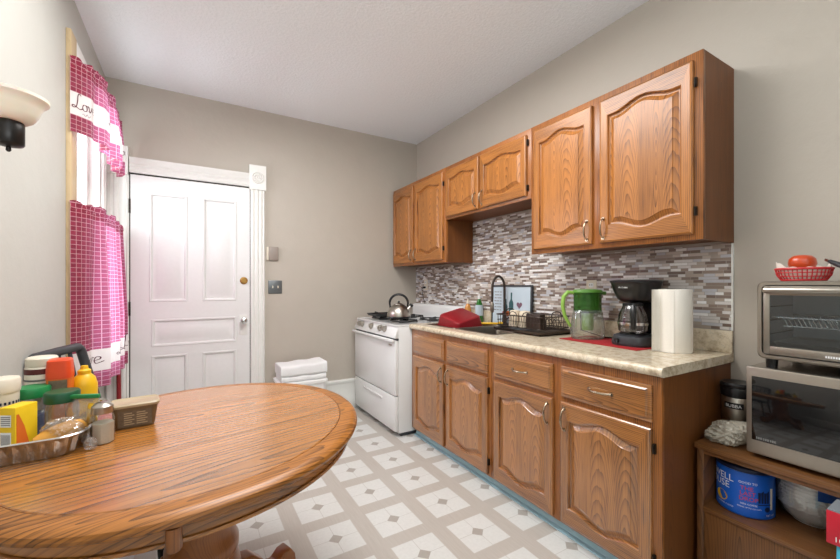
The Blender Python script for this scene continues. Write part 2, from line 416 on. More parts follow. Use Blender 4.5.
# ------------------------------------------------------------------ mesh builder
class MB:
    def __init__(s, Mx=None):
        s.v = []; s.f = []; s.mi = []; s.uv = {}; s.cur = 0
        s.M = Mx or Matrix.Identity(4)
    def add(s, vs, fs, mi=None):
        o = len(s.v)
        s.v += [tuple(s.M @ Vector(p)) for p in vs]
        for f in fs:
            s.f.append(tuple(i + o for i in f)); s.mi.append(s.cur if mi is None else mi)
        return o
    def box(s, x0, x1, y0, y1, z0, z1, mi=None):
        vs = [(x, y, z) for z in (z0, z1) for y in (y0, y1) for x in (x0, x1)]
        s.add(vs, [(0, 2, 3, 1), (4, 5, 7, 6), (0, 1, 5, 4), (2, 6, 7, 3), (0, 4, 6, 2), (1, 3, 7, 5)], mi)
        return s
    def loft(s, loops, caps=(True, True), closed=True, mi=None):
        n = len(loops[0]); vs = [p for l in loops for p in l]; fs = []
        for a in range(len(loops) - 1):
            for i in range(n if closed else n - 1):
                j = (i + 1) % n
                fs.append((a * n + i, a * n + j, (a + 1) * n + j, (a + 1) * n + i))
        if closed and caps[0]: fs.append(tuple(range(n))[::-1])
        if closed and caps[1]: fs.append(tuple((len(loops) - 1) * n + i for i in range(n)))
        s.add(vs, fs, mi)
        return s
    def lathe(s, prof, n=28, c=(0, 0, 0), sx=1, sy=1, caps=(True, True), mi=None, fn=None):
        loops = []
        for r, z in prof:
            lp = []
            for i in range(n):
                a = 2 * PI * i / n
                rr = r * (fn(a, z) if fn else 1)
                lp.append((c[0] + rr * math.cos(a) * sx, c[1] + rr * math.sin(a) * sy, c[2] + z))
            loops.append(lp)
        return s.loft(loops, caps, True, mi)
    def tube(s, path, r, n=8, closed=False, mi=None, rs=None):
        P = [Vector(p) for p in path]; loops = []
        up = None
        for i, p in enumerate(P):
            if closed: d = P[(i + 1) % len(P)] - P[i - 1]
            else: d = P[min(i + 1, len(P) - 1)] - P[max(i - 1, 0)]
            d.normalize()
            if up is None:
                up = Vector((0, 0, 1)) if abs(d.z) < 0.9 else Vector((1, 0, 0))
            a = d.cross(up)
            if a.length < 1e-4: a = d.cross(Vector((0.3, 1, 0.2)))
            a.normalize(); b = a.cross(d); b.normalize(); up = b
            rr = rs[i] if rs else r
            loops.append([tuple(p + rr * (math.cos(2 * PI * k / n) * a + math.sin(2 * PI * k / n) * b)) for k in range(n)])
        if closed: loops.append(loops[0]); return s.loft(loops, (False, False), True, mi)
        return s.loft(loops, (True, True), True, mi)
    def prism(s, out, axis, a0, a1, mi=None):
        def pt(p, a):
            if axis == 'x': return (a, p[0], p[1])
            if axis == 'y': return (p[0], a, p[1])
            return (p[0], p[1], a)
        return s.loft([[pt(p, a0) for p in out], [pt(p, a1) for p in out]], (True, True), True, mi)
    def disc(s, c, r, axis='z', n=24, h=0.004, mi=None):
        lo = []
        for hh in (0, h):
            l = []
            for i in range(n):
                a = 2 * PI * i / n; p, q = r * math.cos(a), r * math.sin(a)
                if axis == 'z': l.append((c[0] + p, c[1] + q, c[2] + hh))
                elif axis == 'x': l.append((c[0] + hh, c[1] + p, c[2] + q))
                else: l.append((c[0] + p, c[1] + hh, c[2] + q))
            lo.append(l)
        return s.loft(lo, (True, True), True, mi)
    def sphere(s, c, r, n=20, m=12, sz=1.0, sx=1.0, sy=1.0, mi=None):
        prof = [(max(1e-4, math.sin(PI * i / m)) * r, -math.cos(PI * i / m) * r * sz) for i in range(m + 1)]
        return s.lathe(prof, n, c, sx, sy, (True, True), mi)
    def text(s, txt, size, fn, mi=None, align='LEFT', depth=0.0):
        cu = bpy.data.curves.new('t', 'FONT'); cu.body = txt; cu.size = size; cu.align_x = align
        cu.resolution_u = 3
        o = bpy.data.objects.new('t', cu); COL.objects.link(o)
        dg = bpy.context.evaluated_depsgraph_get()
        me = bpy.data.meshes.new_from_object(o.evaluated_get(dg))
        bm = bmesh.new(); bm.from_mesh(me)
        bmesh.ops.triangulate(bm, faces=bm.faces)
        vs = [fn(v.co.x, v.co.y) for v in bm.verts]; bm.verts.index_update()
        fs = [tuple(v.index for v in f.verts) for f in bm.faces]
        bm.free(); bpy.data.objects.remove(o); bpy.data.curves.remove(cu); bpy.data.meshes.remove(me)
        s.add(vs, fs, mi)
        return s
    def build(s, name, mat, parent=None, bevel=0.0, seg=2, smooth=40, world=False, normals=True):
        me = bpy.data.meshes.new(name)
        off = Vector((0, 0, 0))
        if world:
            q = parent
            while q is not None: off = off + q.location; q = q.parent
        me.from_pydata([tuple(Vector(p) - off) for p in s.v], [], s.f)
        mats = mat if isinstance(mat, (list, tuple)) else [mat]
        for m in mats: me.materials.append(M[m] if isinstance(m, str) else m)
        me.polygons.foreach_set('material_index', s.mi)
        bm = bmesh.new(); bm.from_mesh(me)
        if normals: bmesh.ops.recalc_face_normals(bm, faces=bm.faces)
        if bevel:
            es = [e for e in bm.edges if len(e.link_faces) == 2 and e.calc_face_angle(0) > 0.6]
            bmesh.ops.bevel(bm, geom=es, offset=bevel, segments=seg, profile=0.5, affect='EDGES', clamp_overlap=True)
        bm.to_mesh(me); bm.free()
        me.polygons.foreach_set('use_smooth', [True] * len(me.polygons))
        me.set_sharp_from_angle(angle=math.radians(smooth))
        o = bpy.data.objects.new(name, me)
        COL.objects.link(o)
        if parent is not None: o.parent = parent
        return o

def thing(name, label, cat, loc=(0, 0, 0), rotz=0.0, group=None):
    o = bpy.data.objects.new(name, None)
    o.empty_display_size = 0.05
    COL.objects.link(o)
    o.location = loc; o.rotation_euler = (0, 0, rotz)
    return tag(o, label, cat, group)
def tag(o, label, cat, group=None):
    o['label'] = label; o['category'] = cat
    if group: o['group'] = group
    return o
def struct(o):
    o['kind'] = 'structure'
    return o
def dup(o, parent=None):
    c = o.copy(); COL.objects.link(c)
    if parent is not None: c.parent = parent
    for ch in list(o.children): dup(ch, c)
    return c

def rrect(x0, x1, y0, y1, r, n=5):
    out = []
    for cx, cy, a0 in ((x1 - r, y0 + r, -PI / 2), (x1 - r, y1 - r, 0), (x0 + r, y1 - r, PI / 2), (x0 + r, y0 + r, PI)):
        for i in range(n + 1):
            a = a0 + PI / 2 * i / n
            out.append((cx + r * math.cos(a), cy + r * math.sin(a)))
    return out
def rloop(x0, x1, y0, y1, r, z, n=5): return [(x, y, z) for x, y in rrect(x0, x1, y0, y1, r, n)]

# ------------------------------------------------------------------ room
XL, XR, YB, YR, ZC = -0.548, 2.168, 3.69, -1.7, 2.80
T = 0.12
WY0, WY1, WZ0, WZ1 = 2.745, 3.50, 0.70, 2.45
struct(MB().box(XL - T, XR + T, YR - T, YB + T, -0.1, 0).build('floor', 'floor'))
struct(MB().box(XL - T, XR + T, YR - T, YB + T, ZC, ZC + 0.1).build('ceiling', 'ceiling'))
struct(MB().box(XR, XR + T, YR - T, YB + T, 0, ZC).build('wall_right', 'wall'))
struct(MB().box(XL - T, XR, YB, YB + T, 0, ZC).build('wall_back', 'wall'))
struct(MB().box(XL - T, XR, YR - T, YR, 0, ZC).build('wall_rear', 'wall_left'))
b = MB()
b.box(XL - T, XL, YR, WY0, 0, ZC).box(XL - T, XL, WY1, YB, 0, ZC)
b.box(XL - T, XL, WY0, WY1, 0, WZ0).box(XL - T, XL, WY0, WY1, WZ1, ZC)
struct(b.build('wall_left', 'wall_left'))

# window
win = thing('window_1', 'white double hung window behind the plaid curtains', 'window', (XL, (WY0 + WY1) / 2, WZ0))
struct(win); del win['label']; del win['category']
b = MB()
x0, x1 = XL - 0.10, XL - 0.06
zm = 1.58
for za, zb, xx in ((WZ0 + 0.02, zm + 0.02, -0.055), (zm - 0.02, WZ1 - 0.02, -0.095)):
    a0, a1 = XL + xx, XL + xx + 0.035
    b.box(a0, a1, WY0 + 0.02, WY0 + 0.07, za, zb).box(a0, a1, WY1 - 0.07, WY1 - 0.02, za, zb)
    b.box(a0, a1, WY0 + 0.07, WY1 - 0.07, za, za + 0.05).box(a0, a1, WY0 + 0.07, WY1 - 0.07, zb - 0.045, zb)
b.build('sash', 'trim', win, bevel=0.003, world=True)
b = MB()
for za, zb, xx in ((WZ0 + 0.06, zm - 0.02, -0.04), (zm + 0.02, WZ1 - 0.06, -0.08)):
    b.box(XL + xx, XL + xx + 0.004, WY0 + 0.07, WY1 - 0.07, za, zb)
b.build('pane', 'pane', win, world=True)
b = MB()
b.box(XL - T, XL, WY0 - 0.001, WY0 + 0.02, WZ0, WZ1).box(XL - T, XL, WY1 - 0.02, WY1 + 0.001, WZ0, WZ1)
b.box(XL - T, XL, WY0, WY1, WZ0 - 0.001, WZ0 + 0.02).box(XL - T, XL, WY0, WY1, WZ1 - 0.02, WZ1 + 0.001)
b.build('window_jamb', 'trim', win, world=True)
MB().box(XL - 0.02, XL + 0.05, WY0 - 0.10, WY1 + 0.06, WZ0 - 0.03, WZ0 - 0.002).build('window_sill', 'trim', win, bevel=0.006, world=True)
struct(MB().box(XL, XL + 0.022, WY0 - 0.125, WY0 - 0.012, WZ0, 2.555).build('trim_1', 'pine', bevel=0.003))
b = MB()
b.box(XL, XL + 0.02, WY0 - 0.012, WY0 + 0.014, WZ0, WZ1)
b.box(XL, XL + 0.022, WY0 - 0.012, WY1 + 0.10, WZ1, WZ1 + 0.10)
for k in range(3): b.box(XL, XL + 0.020 + 0.006 * (k % 2), WY1 + 0.034 * k, WY1 + 0.034 * k + 0.033, WZ0, WZ1)
struct(b.build('trim_2', 'trim', bevel=0.004))
b = MB()
b.prism([(XL, 0), (XL + 0.02, 0), (XL + 0.02, 0.20), (XL + 0.012, 0.23), (XL, 0.24)], 'y', YR, YB - 0.03)
struct(b.build('baseboard_left', 'trim', bevel=0.002))
b = MB()
b.prism([(YB, 0), (YB - 0.028, 0), (YB - 0.028, 0.10), (YB - 0.02, 0.115), (YB - 0.018, 0.25), (YB - 0.026, 0.262), (YB - 0.026, 0.285), (YB, 0.292)], 'x', 0.60, XR)
struct(b.build('baseboard_back', 'trim', bevel=0.002))

# door casing: fluted legs, head and corner blocks
def fluted(x0, x1, yb, d, n=3):
    w_ = x1 - x0
    out = [(x0, yb), (x1, yb), (x1, yb - d * 0.7), (x1 - w_ * 0.08, yb - d)]
    k = 14
    for i in range(1, k):
        t = i / k
        dd = d - 0.008 * max(0, math.sin(t * n * 2 * PI))
        out.append((x1 - w_ * (0.08 + 0.84 * t), yb - dd))
    out += [(x0 + w_ * 0.08, yb - d), (x0, yb - d * 0.7)]
    return out
b = MB()
b.prism(fluted(0.456, 0.575, YB, 0.03), 'z', 0.0, 2.085)
struct(b.build('trim_3', 'trim', smooth=30))
b = MB()
b.prism(fluted(XL + 0.004, -0.402, YB, 0.03), 'z', 0.0, 2.075)
struct(b.build('trim_4', 'trim', smooth=30))
b = MB()
prof = [(2.100, YB), (2.100, YB - 0.02), (2.112, YB - 0.026), (2.135, YB - 0.016), (2.152, YB - 0.028), (2.172, YB - 0.018), (2.195, YB - 0.03), (2.216, YB - 0.034), (2.222, YB)]
b.loft([[(x, p[1], p[0]) for p in prof] for x in (-0.402, 0.449)])
struct(b.build('trim_5', 'trim', smooth=30))
b = MB()
for xc, zb in ((0.514, 2.078), (-0.476, 2.075)):
    b.box(xc - 0.069, xc + 0.069, YB - 0.04, YB, zb, zb + 0.215)
    c = (xc, YB - 0.04, zb + 0.105)
    for r in (0.046, 0.028, 0.010):
        b.tube([(c[0] + r * math.cos(a), c[1], c[2] + r * math.sin(a)) for a in [2 * PI * i / 24 for i in range(24)]], 0.0075, 8, True)
struct(b.build('trim_6', 'trim'))
b = MB().box(-0.402, 0.456, YB - 0.004, YB - 0.0005, 2.087, 2.10)
b.box(-0.4025, -0.396, YB - 0.02, YB, 0, 2.10).box(0.452, 0.456, YB - 0.02, YB, 0, 2.10)
struct(b.build('trim_7', 'hinge'))

# panelled door
dr = thing('door_1', 'x', 'door', (0.03, YB, 0)); struct(dr); del dr['label']; del dr['category']
yd = YB - 0.022
b = MB()
DX0, DX1, DZ0, DZ1 = -0.394, 0.450, 0.01, 2.085
pans = [(-0.276, -0.020, 1.10, 1.957), (0.088, 0.343, 1.10, 1.957), (-0.262, 0.343, 0.745, 0.962), (-0.262, -0.020, 0.16, 0.675), (0.088, 0.343, 0.16, 0.675)]
xs = sorted({DX0, DX1} | {p[0] for p in pans} | {p[1] for p in pans})
zs = sorted({DZ0, DZ1} | {p[2] for p in pans} | {p[3] for p in pans})
def inpan(x, z): return any(p[0] < x < p[1] and p[2] < z < p[3] for p in pans)
for i in range(len(xs) - 1):
    for j in range(len(zs) - 1):
        if not inpan((xs[i] + xs[i + 1]) / 2, (zs[j] + zs[j + 1]) / 2):
            b.add([(xs[i], yd, zs[j]), (xs[i + 1], yd, zs[j]), (xs[i + 1], yd, zs[j + 1]), (xs[i], yd, zs[j + 1])], [(0, 1, 2, 3)])
b.box(DX0, DX1, YB - 0.010, YB - 0.0008, DZ0, DZ1)
for xa, xb in ((DX0, DX0), (DX1, DX1)):
    b.add([(xa, yd, DZ0), (xa, YB - 0.001, DZ0), (xa, YB - 0.001, DZ1), (xa, yd, DZ1)], [(0, 1, 2, 3)])
b.add([(DX0, yd, DZ1), (DX1, yd, DZ1), (DX1, YB - 0.001, DZ1), (DX0, YB - 0.001, DZ1)], [(0, 1, 2, 3)])
b.build('door_frame', 'door', dr, world=True, normals=False)
for p in pans:
    b = MB()
    def lp(ins, d): return [(p[0] + ins, yd + d, p[2] + ins), (p[1] - ins, yd + d, p[2] + ins), (p[1] - ins, yd + d, p[3] - ins), (p[0] + ins, yd + d, p[3] - ins)]
    b.loft([lp(0, 0.0), lp(0.004, -0.006), lp(0.014, -0.004), lp(0.022, 0.010), lp(0.034, 0.010), lp(0.060, 0.001)], (False, True))
    b.build('door_panel', 'door', dr, world=True, smooth=20)
b = MB().box(0.366, 0.428, yd - 0.004, yd, 0.80, 0.975)
pl = b.build('knob_plate', 'trim', dr, bevel=0.002, world=True)
b = MB()
c = (0.398, yd - 0.004, 0.925)
b.M = Matrix.Translation(c) @ Matrix.Rotation(PI / 2, 4, 'X')
b.lathe([(0.012, 0), (0.010, 0.02), (0.022, 0.026), (0.029, 0.04), (0.026, 0.056), (0.012, 0.064)], 20)
b.build('door_knob', 'chrome', dr, world=True)
b = MB()
b.M = Matrix.Translation((0.402, yd, 1.272)) @ Matrix.Rotation(PI / 2, 4, 'X')
b.lathe([(0.032, 0), (0.031, 0.008), (0.024, 0.016), (0.021, 0.017), (0.019, 0.014)], 22)
b.build('deadbolt', 'brass', dr, world=True)
for hz in (1.84, 1.05, 0.3):
    MB().box(-0.405, -0.392, yd - 0.008, yd + 0.002, hz - 0.055, hz + 0.055).build('hinge', 'hinge', dr, bevel=0.003, world=True)

# ------------------------------------------------------------------ cabinets
def hump(t):
    t = min(1, max(0, (t - 0.10) / 0.80))
    return (0.5 - 0.5 * math.cos(2 * PI * t)) ** 0.9
NB, NS = 24, 6
def dloop(w, h, ix, iz, A, d, at):
    pts = []
    for i in range(NB): t = i / NB; pts.append((ix + (w - 2 * ix) * t, iz - A * hump(t), d))
    for i in range(NS): t = i / NS; pts.append((w - ix, iz + (h - 2 * iz) * t, d))
    for i in range(NB): t = 1 - i / NB; pts.append((ix + (w - 2 * ix) * t, h - iz + A * hump(t), d))
    for i in range(NS): t = 1 - i / NS; pts.append((ix, iz + (h - 2 * iz) * t, d))
    return [at(p, q, d) for p, q, d in pts]
def band(mb, la, lb):
    n = len(la)
    for i in range(n):
        j = (i + 1) % n
        mi = 1 if (i < NB or NB + NS <= i < 2 * NB + NS) else 0
        mb.add([la[i], la[j], lb[j], lb[i]], [(0, 1, 2, 3)], mi)
def pull(c, vert, parent, L=0.10):
    # small curved bail pull, bulging out along -x
    mb = MB()
    pts = []; rs = []
    for i in range(13):
        t = i / 12 * 2 - 1
        o = 0.026 * math.sqrt(max(0, 1 - t * t * 0.98)) + 0.001
        q = t * L / 2
        pts.append((c[0] - o, c[1], c[2] + q) if vert else (c[0] - o, c[1] + q, c[2]))
        rs.append(0.0042 + 0.0016 * (1 - abs(t)))
    mb.tube(pts, 0.005, 8, rs=rs)
    for sg in (-1, 1):
        p = (c[0] - 0.004, c[1], c[2] + sg * L / 2) if vert else (c[0] - 0.004, c[1] + sg * L / 2, c[2])
        mb.disc(p, 0.009, 'x', 12, 0.0038)
    return mb.build('handle', 'nickel', parent, world=True)
def cab_door(root, xf, y0, y1, z0, z1, mv, mh, stile=0.043, rail=0.085, A=0.034, t=0.019, hy=None, hz=None, hinge_y=None):
    w_, h_ = y1 - y0, z1 - z0
    at = lambda p, q, d: (xf - d, y0 + p, z0 + q)
    LL = [dloop(w_, h_, 0, 0, 0, 0, at), dloop(w_, h_, 0, 0, 0, t - 0.006, at), dloop(w_, h_, 0.004, 0.004, 0, t - 0.002, at),
          dloop(w_, h_, 0.010, 0.010, 0, t, at), dloop(w_, h_, stile, rail, A, t, at), dloop(w_, h_, stile + 0.004, rail + 0.004, A, t - 0.003, at),
          dloop(w_, h_, stile + 0.006, rail + 0.006, A, t - 0.013, at), dloop(w_, h_, stile + 0.011, rail + 0.011, A, t - 0.015, at)]
    mb = MB()
    for a in range(len(LL) - 1): band(mb, LL[a], LL[a + 1])
    fr = mb.build('door', [mv.split('_')[0] + '_stile', mh], root, world=True, smooth=28, normals=True)
    mb = MB()
    PL = [dloop(w_, h_, stile + 0.011, rail + 0.011, A, t - 0.0155, at), dloop(w_, h_, stile + 0.016, rail + 0.016, A, t - 0.0155, at),
          dloop(w_, h_, stile + 0.036, rail + 0.034, A, t - 0.005, at), dloop(w_, h_, stile + 0.038, rail + 0.036, A, t - 0.002, at)]
    for a in range(3):
        n = len(PL[0])
        for i in range(n):
            j = (i + 1) % n
            mb.add([PL[a][i], PL[a][j], PL[a + 1][j], PL[a + 1][i]], [(0, 1, 2, 3)], 0)
    L = PL[-1]
    bot = L[0:NB + 1]
    top = [L[(2 * NB + NS - i) % len(L)] for i in range(NB + 1)]
    for i in range(NB): mb.add([bot[i], bot[i + 1], top[i + 1], top[i]], [(0, 1, 2, 3)], 0)
    mb.build('raised_panel', mv, fr, world=True, smooth=25)
    if hy is not None: pull((xf - t, hy, hz), True, fr)
    if hinge_y is not None:
        for q in (0.13, 0.87):
            zc = z0 + h_ * q
            mb = MB().box(xf - 0.012, xf - 0.0004, hinge_y - 0.005, hinge_y + 0.005, zc - 0.019, zc + 0.019)
            mb.tube([(xf - 0.014, hinge_y, zc - 0.017), (xf - 0.014, hinge_y, zc + 0.017)], 0.0035, 8)
            mb.build('hinge', 'hinge', fr, world=True)
    return fr
def drawer(root, xf, y0, y1, z0, z1, mh, handle=True, t=0.019):
    mb = MB()
    at = lambda i, d: [(xf - d, y0 + i, z0 + i), (xf - d, y1 - i, z0 + i), (xf - d, y1 - i, z1 - i), (xf - d, y0 + i, z1 - i)]
    mb.loft([at(0, 0), at(0, t - 0.010), at(0.006, t - 0.008), at(0.014, t - 0.006), at(0.020, t), at(0.03, t)], (True, True))
    d = mb.build('drawer_front', mh, root, world=True, smooth=25)
    if handle: pull((xf - t, (y0 + y1) / 2, (z0 + z1) / 2), False, d, 0.105)
    return d

XU = 1.869
G = 'oak wall cabinets along the right wall'
def wall_cab(label, y0, y1, z0, doors, dz0, dz1, rail, A, end_near=True):
    zt = 2.236
    r = thing('wall_cabinet', label, 'cabinet', ((XU + XR) / 2, (y0 + y1) / 2, z0), 0, G)
    b = MB()
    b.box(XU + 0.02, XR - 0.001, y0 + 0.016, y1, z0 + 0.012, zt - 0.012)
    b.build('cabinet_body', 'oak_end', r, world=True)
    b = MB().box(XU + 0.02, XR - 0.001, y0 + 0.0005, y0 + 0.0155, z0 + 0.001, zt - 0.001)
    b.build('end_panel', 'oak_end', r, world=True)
    b = MB()
    b.box(XU, XU + 0.0198, y0 + 0.0005, y1 - 0.0005, z0 + 0.0005, zt)
    b.build('face_frame', 'oak_frame', r, bevel=0.0015, world=True)
    for (a, c, hy, hg) in doors:
        cab_door(r, XU - 0.0005, a, c, dz0, dz1, 'oak_v', 'oak_h', hy=hy, hz=dz0 + 0.075, hinge_y=hg, rail=rail, A=A)
    return r
wall_cab('tall oak wall cabinet at the back corner above the stove side', 2.690, 3.672, 1.428,
         [(3.232, 3.648, 3.258, None), (2.724, 3.196, 3.170, 2.717)], 1.452, 2.200, 0.085, 0.03)
wall_cab('short oak wall cabinet raised over the sink, tiles showing under it', 1.7352, 2.6895, 1.786,
         [(2.248, 2.672, 2.276, None), (1.768, 2.226, 2.198, 1.760)], 1.806, 2.200, 0.080, 0.026)
wall_cab('large near oak wall cabinet above the coffee maker and paper towels', 0.778, 1.7348, 1.426,
         [(1.298, 1.705, 1.322, None), (0.812, 1.250, 1.226, 0.804)], 1.452, 2.200, 0.088, 0.034)

XB = 1.563
def base_cab(label, y0, y1, doors, drawers, near_end):
    r = thing('base_cabinet', label, 'cabinet', ((XB + XR) / 2, (y0 + y1) / 2, 0), 0, 'oak base cabinets under the counter')
    b = MB()
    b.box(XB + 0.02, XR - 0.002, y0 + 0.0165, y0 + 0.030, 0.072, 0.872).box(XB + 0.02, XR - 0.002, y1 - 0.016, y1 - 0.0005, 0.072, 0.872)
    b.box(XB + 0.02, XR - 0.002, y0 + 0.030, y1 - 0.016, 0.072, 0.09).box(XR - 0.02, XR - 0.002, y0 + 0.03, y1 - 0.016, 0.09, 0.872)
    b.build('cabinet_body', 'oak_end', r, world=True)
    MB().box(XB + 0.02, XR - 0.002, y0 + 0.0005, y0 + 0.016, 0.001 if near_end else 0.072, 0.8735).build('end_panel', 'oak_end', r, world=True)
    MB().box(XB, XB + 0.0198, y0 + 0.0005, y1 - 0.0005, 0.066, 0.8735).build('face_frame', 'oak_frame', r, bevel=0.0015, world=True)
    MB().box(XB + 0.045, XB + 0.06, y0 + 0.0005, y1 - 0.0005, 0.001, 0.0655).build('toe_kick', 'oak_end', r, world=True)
    for (a, c, hy, hg) in doors:
        cab_door(r, XB - 0.0005, a, c, 0.080, 0.666, 'base_v', 'base_rail', hy=hy, hz=0.586, hinge_y=hg, rail=0.082, A=0.032)
    for (a, c, hd) in drawers: drawer(r, XB - 0.0005, a, c, 0.690, 0.836, 'base_h', hd)
    return r
base_cab('oak sink base cabinet with two plain false fronts, next to the white stove', 1.7705, 2.738,
         [(2.262, 2.690, 2.288, None), (1.792, 2.226, 2.200, 1.784)], [(2.262, 2.690, False), (1.792, 2.226, False)], False)
base_cab('near oak base cabinet with two drawers with pulls, beside the brown cart', 0.790, 1.770,
         [(1.302, 1.732, 1.328, None), (0.824, 1.252, 1.226, 0.815)], [(1.302, 1.732, True), (0.824, 1.252, True)], True)
b = MB()
b.prism([(XB + 0.0445, 0.0005), (XB + 0.020, 0.0005), (XB + 0.022, 0.006), (XB + 0.036, 0.012), (XB + 0.041, 0.03), (XB + 0.0425, 0.060), (XB + 0.0445, 0.060)], 'y', 0.795, 2.735)
tag(b.build('toe_strip', 'toe_blue', smooth=30), 'pale blue vinyl strip along the floor under the base cabinets', 'vinyl strip')

# worktop with sink cut-out
ZT = 0.914
CX0, CX1, CY0, CY1 = 1.538, XR - 0.002, 0.779, 2.741
SX0, SX1, SY0, SY1 = 1.665, 2.055, 1.86, 2.64
wt = thing('worktop', 'beige speckled stone look worktop running over the base cabinets', 'countertop', ((CX0 + CX1) / 2, 1.76, 0.8745))
b = MB()
z0 = 0.8745
nose = [(SX0 - 0.01, z0), (CX0 + 0.016, z0 - 0.004)]
for i in range(9):
    a = -PI / 2 - PI * i / 8
    nose.append((CX0 + 0.016 + 0.016 * math.cos(a), z0 + 0.0198 + 0.0195 * math.sin(a)))
nose = [(SX0 - 0.01, z0)] + nose[2:] + [(CX0 + 0.03, ZT), (SX0 - 0.01, ZT)]
b.prism(nose, 'y', CY0, CY1)
b.box(SX1 + 0.01, CX1, CY0, CY1, z0, ZT).box(SX0 - 0.01, SX1 + 0.01, CY0, SY0 - 0.01, z0, ZT).box(SX0 - 0.01, SX1 + 0.01, SY1 + 0.01, CY1, z0, ZT)
b.build('worktop_slab', 'laminate', wt, world=True, smooth=30)
MB().box(XR - 0.022, XR - 0.002, CY0, CY1, ZT + 0.0002, 1.018).build('upstand', 'laminate', wt, bevel=0.004, world=True)

ts = thing('tile_backsplash', 'grey brown and white strip mosaic tiles between counter and wall cabinets', 'backsplash', (XR - 0.005, 2.2, 1.02))
b = MB().box(XR - 0.009, XR - 0.0005, 0.786, 2.7415, 1.0185, 1.425)
b.box(XR - 0.009, XR - 0.0005, 2.7415, YB - 0.001, 0.80, 1.425)
b.box(XR - 0.009, XR - 0.0005, 1.736, 2.689, 1.425, 1.785)
b.build('tiles', 'mosaic', ts, world=True)
MB().box(XR - 0.010, XR - 0.0005, 0.779, 0.7858, 1.0185, 1.425).build('edge_trim', 'trim', ts, world=True)

# sink
sk = thing('sink', 'stainless steel double bowl sink set into the worktop', 'sink', ((SX0 + SX1) / 2, (SY0 + SY1) / 2, ZT))
b = MB()
ym = 2.27
for ya, yb_ in ((SY0, ym - 0.012), (ym + 0.012, SY1)):
    lo = [rloop(SX0 - 0.018, SX1 + 0.018, ya - 0.018 if ya == SY0 else ya - 0.012, yb_ + 0.018 if yb_ == SY1 else yb_ + 0.012, 0.02, ZT + 0.0006),
          rloop(SX0 - 0.014, SX1 + 0.014, ya - 0.014 if ya == SY0 else ya - 0.012, yb_ + 0.014 if yb_ == SY1 else yb_ + 0.012, 0.02, ZT + 0.004),
          rloop(SX0, SX1, ya, yb_, 0.035, ZT + 0.003), rloop(SX0 + 0.003, SX1 - 0.003, ya + 0.003, yb_ - 0.003, 0.035, ZT - 0.006),
          rloop(SX0 + 0.012, SX1 - 0.012, ya + 0.012, yb_ - 0.012, 0.035, ZT - 0.15), rloop(SX0 + 0.03, SX1 - 0.03, ya + 0.03, yb_ - 0.03, 0.03, ZT - 0.165)]
    b.loft(lo, (False, True))
b.build('sink_bowls', 'sink_steel', sk, world=True)
for yc in (2.06, 2.46): MB().disc((1.86, yc, ZT - 0.1648), 0.04, 'z', 20, 0.003).build('drain', 'hinge', sk, world=True)

# faucet
fb = (2.100, 2.225)
fc = thing('faucet', 'tall dark gooseneck faucet arching over the sink', 'faucet', (fb[0], fb[1], ZT))
MB().lathe([(0.028, 0.0005), (0.028, 0.008), (0.020, 0.014), (0.017, 0.06), (0.015, 0.09)], 20).build('faucet_base', 'rack_metal', fc)
pth = [(0, 0, 0.08), (0, 0, 0.2), (0, 0, 0.30)]
for i in range(1, 13):
    a = PI * i / 12
    pth.append((-0.062 + 0.062 * math.cos(a), 0.0, 0.30 + 0.085 * math.sin(a)))
pth += [(-0.124, 0, 0.24), (-0.126, 0, 0.19)]
MB().tube(pth, 0.0095, 12).build('spout', 'rack_metal', fc)
MB().lathe([(0.012, 0), (0.016, 0.02), (0.014, 0.07), (0.010, 0.08)], 16, (-0.127, 0, 0.110)).build('spray_head', 'sink_steel', fc)
MB().tube([(0, -0.015, 0.05), (0.0, -0.06, 0.075)], 0.006, 8).build('lever', 'rack_metal', fc)

# red dish pan tipped in the left bowl
b = MB()
b.M = Matrix.Translation((1.850, 2.468, ZT + 0.020)) @ Matrix.Rotation(math.radians(-13), 4, 'Y') @ Matrix.Rotation(math.radians(14), 4, 'X')
b.loft([rloop(-0.142, 0.142, -0.145, 0.145, 0.04, -0.055), rloop(-0.152, 0.152, -0.155, 0.155, 0.045, -0.055), rloop(-0.152, 0.152, -0.155, 0.155, 0.045, -0.049),
        rloop(-0.142, 0.142, -0.145, 0.145, 0.04, -0.046), rloop(-0.118, 0.118, -0.122, 0.122, 0.03, 0.058), rloop(-0.110, 0.110, -0.114, 0.114, 0.025, 0.064)], (False, True))
tag(b.build('dish_pan', 'red_plastic', smooth=35), 'red plastic dish pan upside down over the left sink bowl', 'dish pan')

# soap bottles, sponge
def bottle(name, label, loc, prof, body_mat, cap_prof, cap_mat, cat='bottle', sy=0.65, lab=None):
    r = thing(name, label, cat, loc)
    MB().lathe(prof, 22, sy=sy, sx=1).build('bottle_body', body_mat, r)
    MB().lathe(cap_prof, 16).build('cap', cap_mat, r)
    if lab:
        MB().lathe(lab[0], 22, sy=sy * 1.0).build('label', lab[1], r)
    return r
bottle('soap_bottle', 'amber dish soap bottle behind the red dish pan', (2.105, 2.69, ZT + 0.0005), [(0.03, 0), (0.032, 0.01), (0.032, 0.10), (0.022, 0.14), (0.012, 0.155)], 'amber_soap',
       [(0.012, 0.1555), (0.012, 0.175), (0.006, 0.18), (0.005, 0.20)], 'cream', sy=0.8)
bottle('soap_bottle', 'green dish soap bottle with white label left of the faucet', (2.105, 2.535, ZT + 0.0005), [(0.034, 0), (0.038, 0.012), (0.036, 0.10), (0.034, 0.14), (0.018, 0.19), (0.012, 0.20)], 'green_soap',
       [(0.012, 0.2005), (0.012, 0.222), (0.006, 0.226), (0.005, 0.245)], 'white', sy=0.75, lab=([(0.0385, 0.06), (0.0375, 0.10), (0.0355, 0.15)], 'print'))
sp = thing('dish_brush', 'yellow dish brush lying on the sink rim by the faucet', 'brush', (2.03, 2.30, ZT + 0.005))
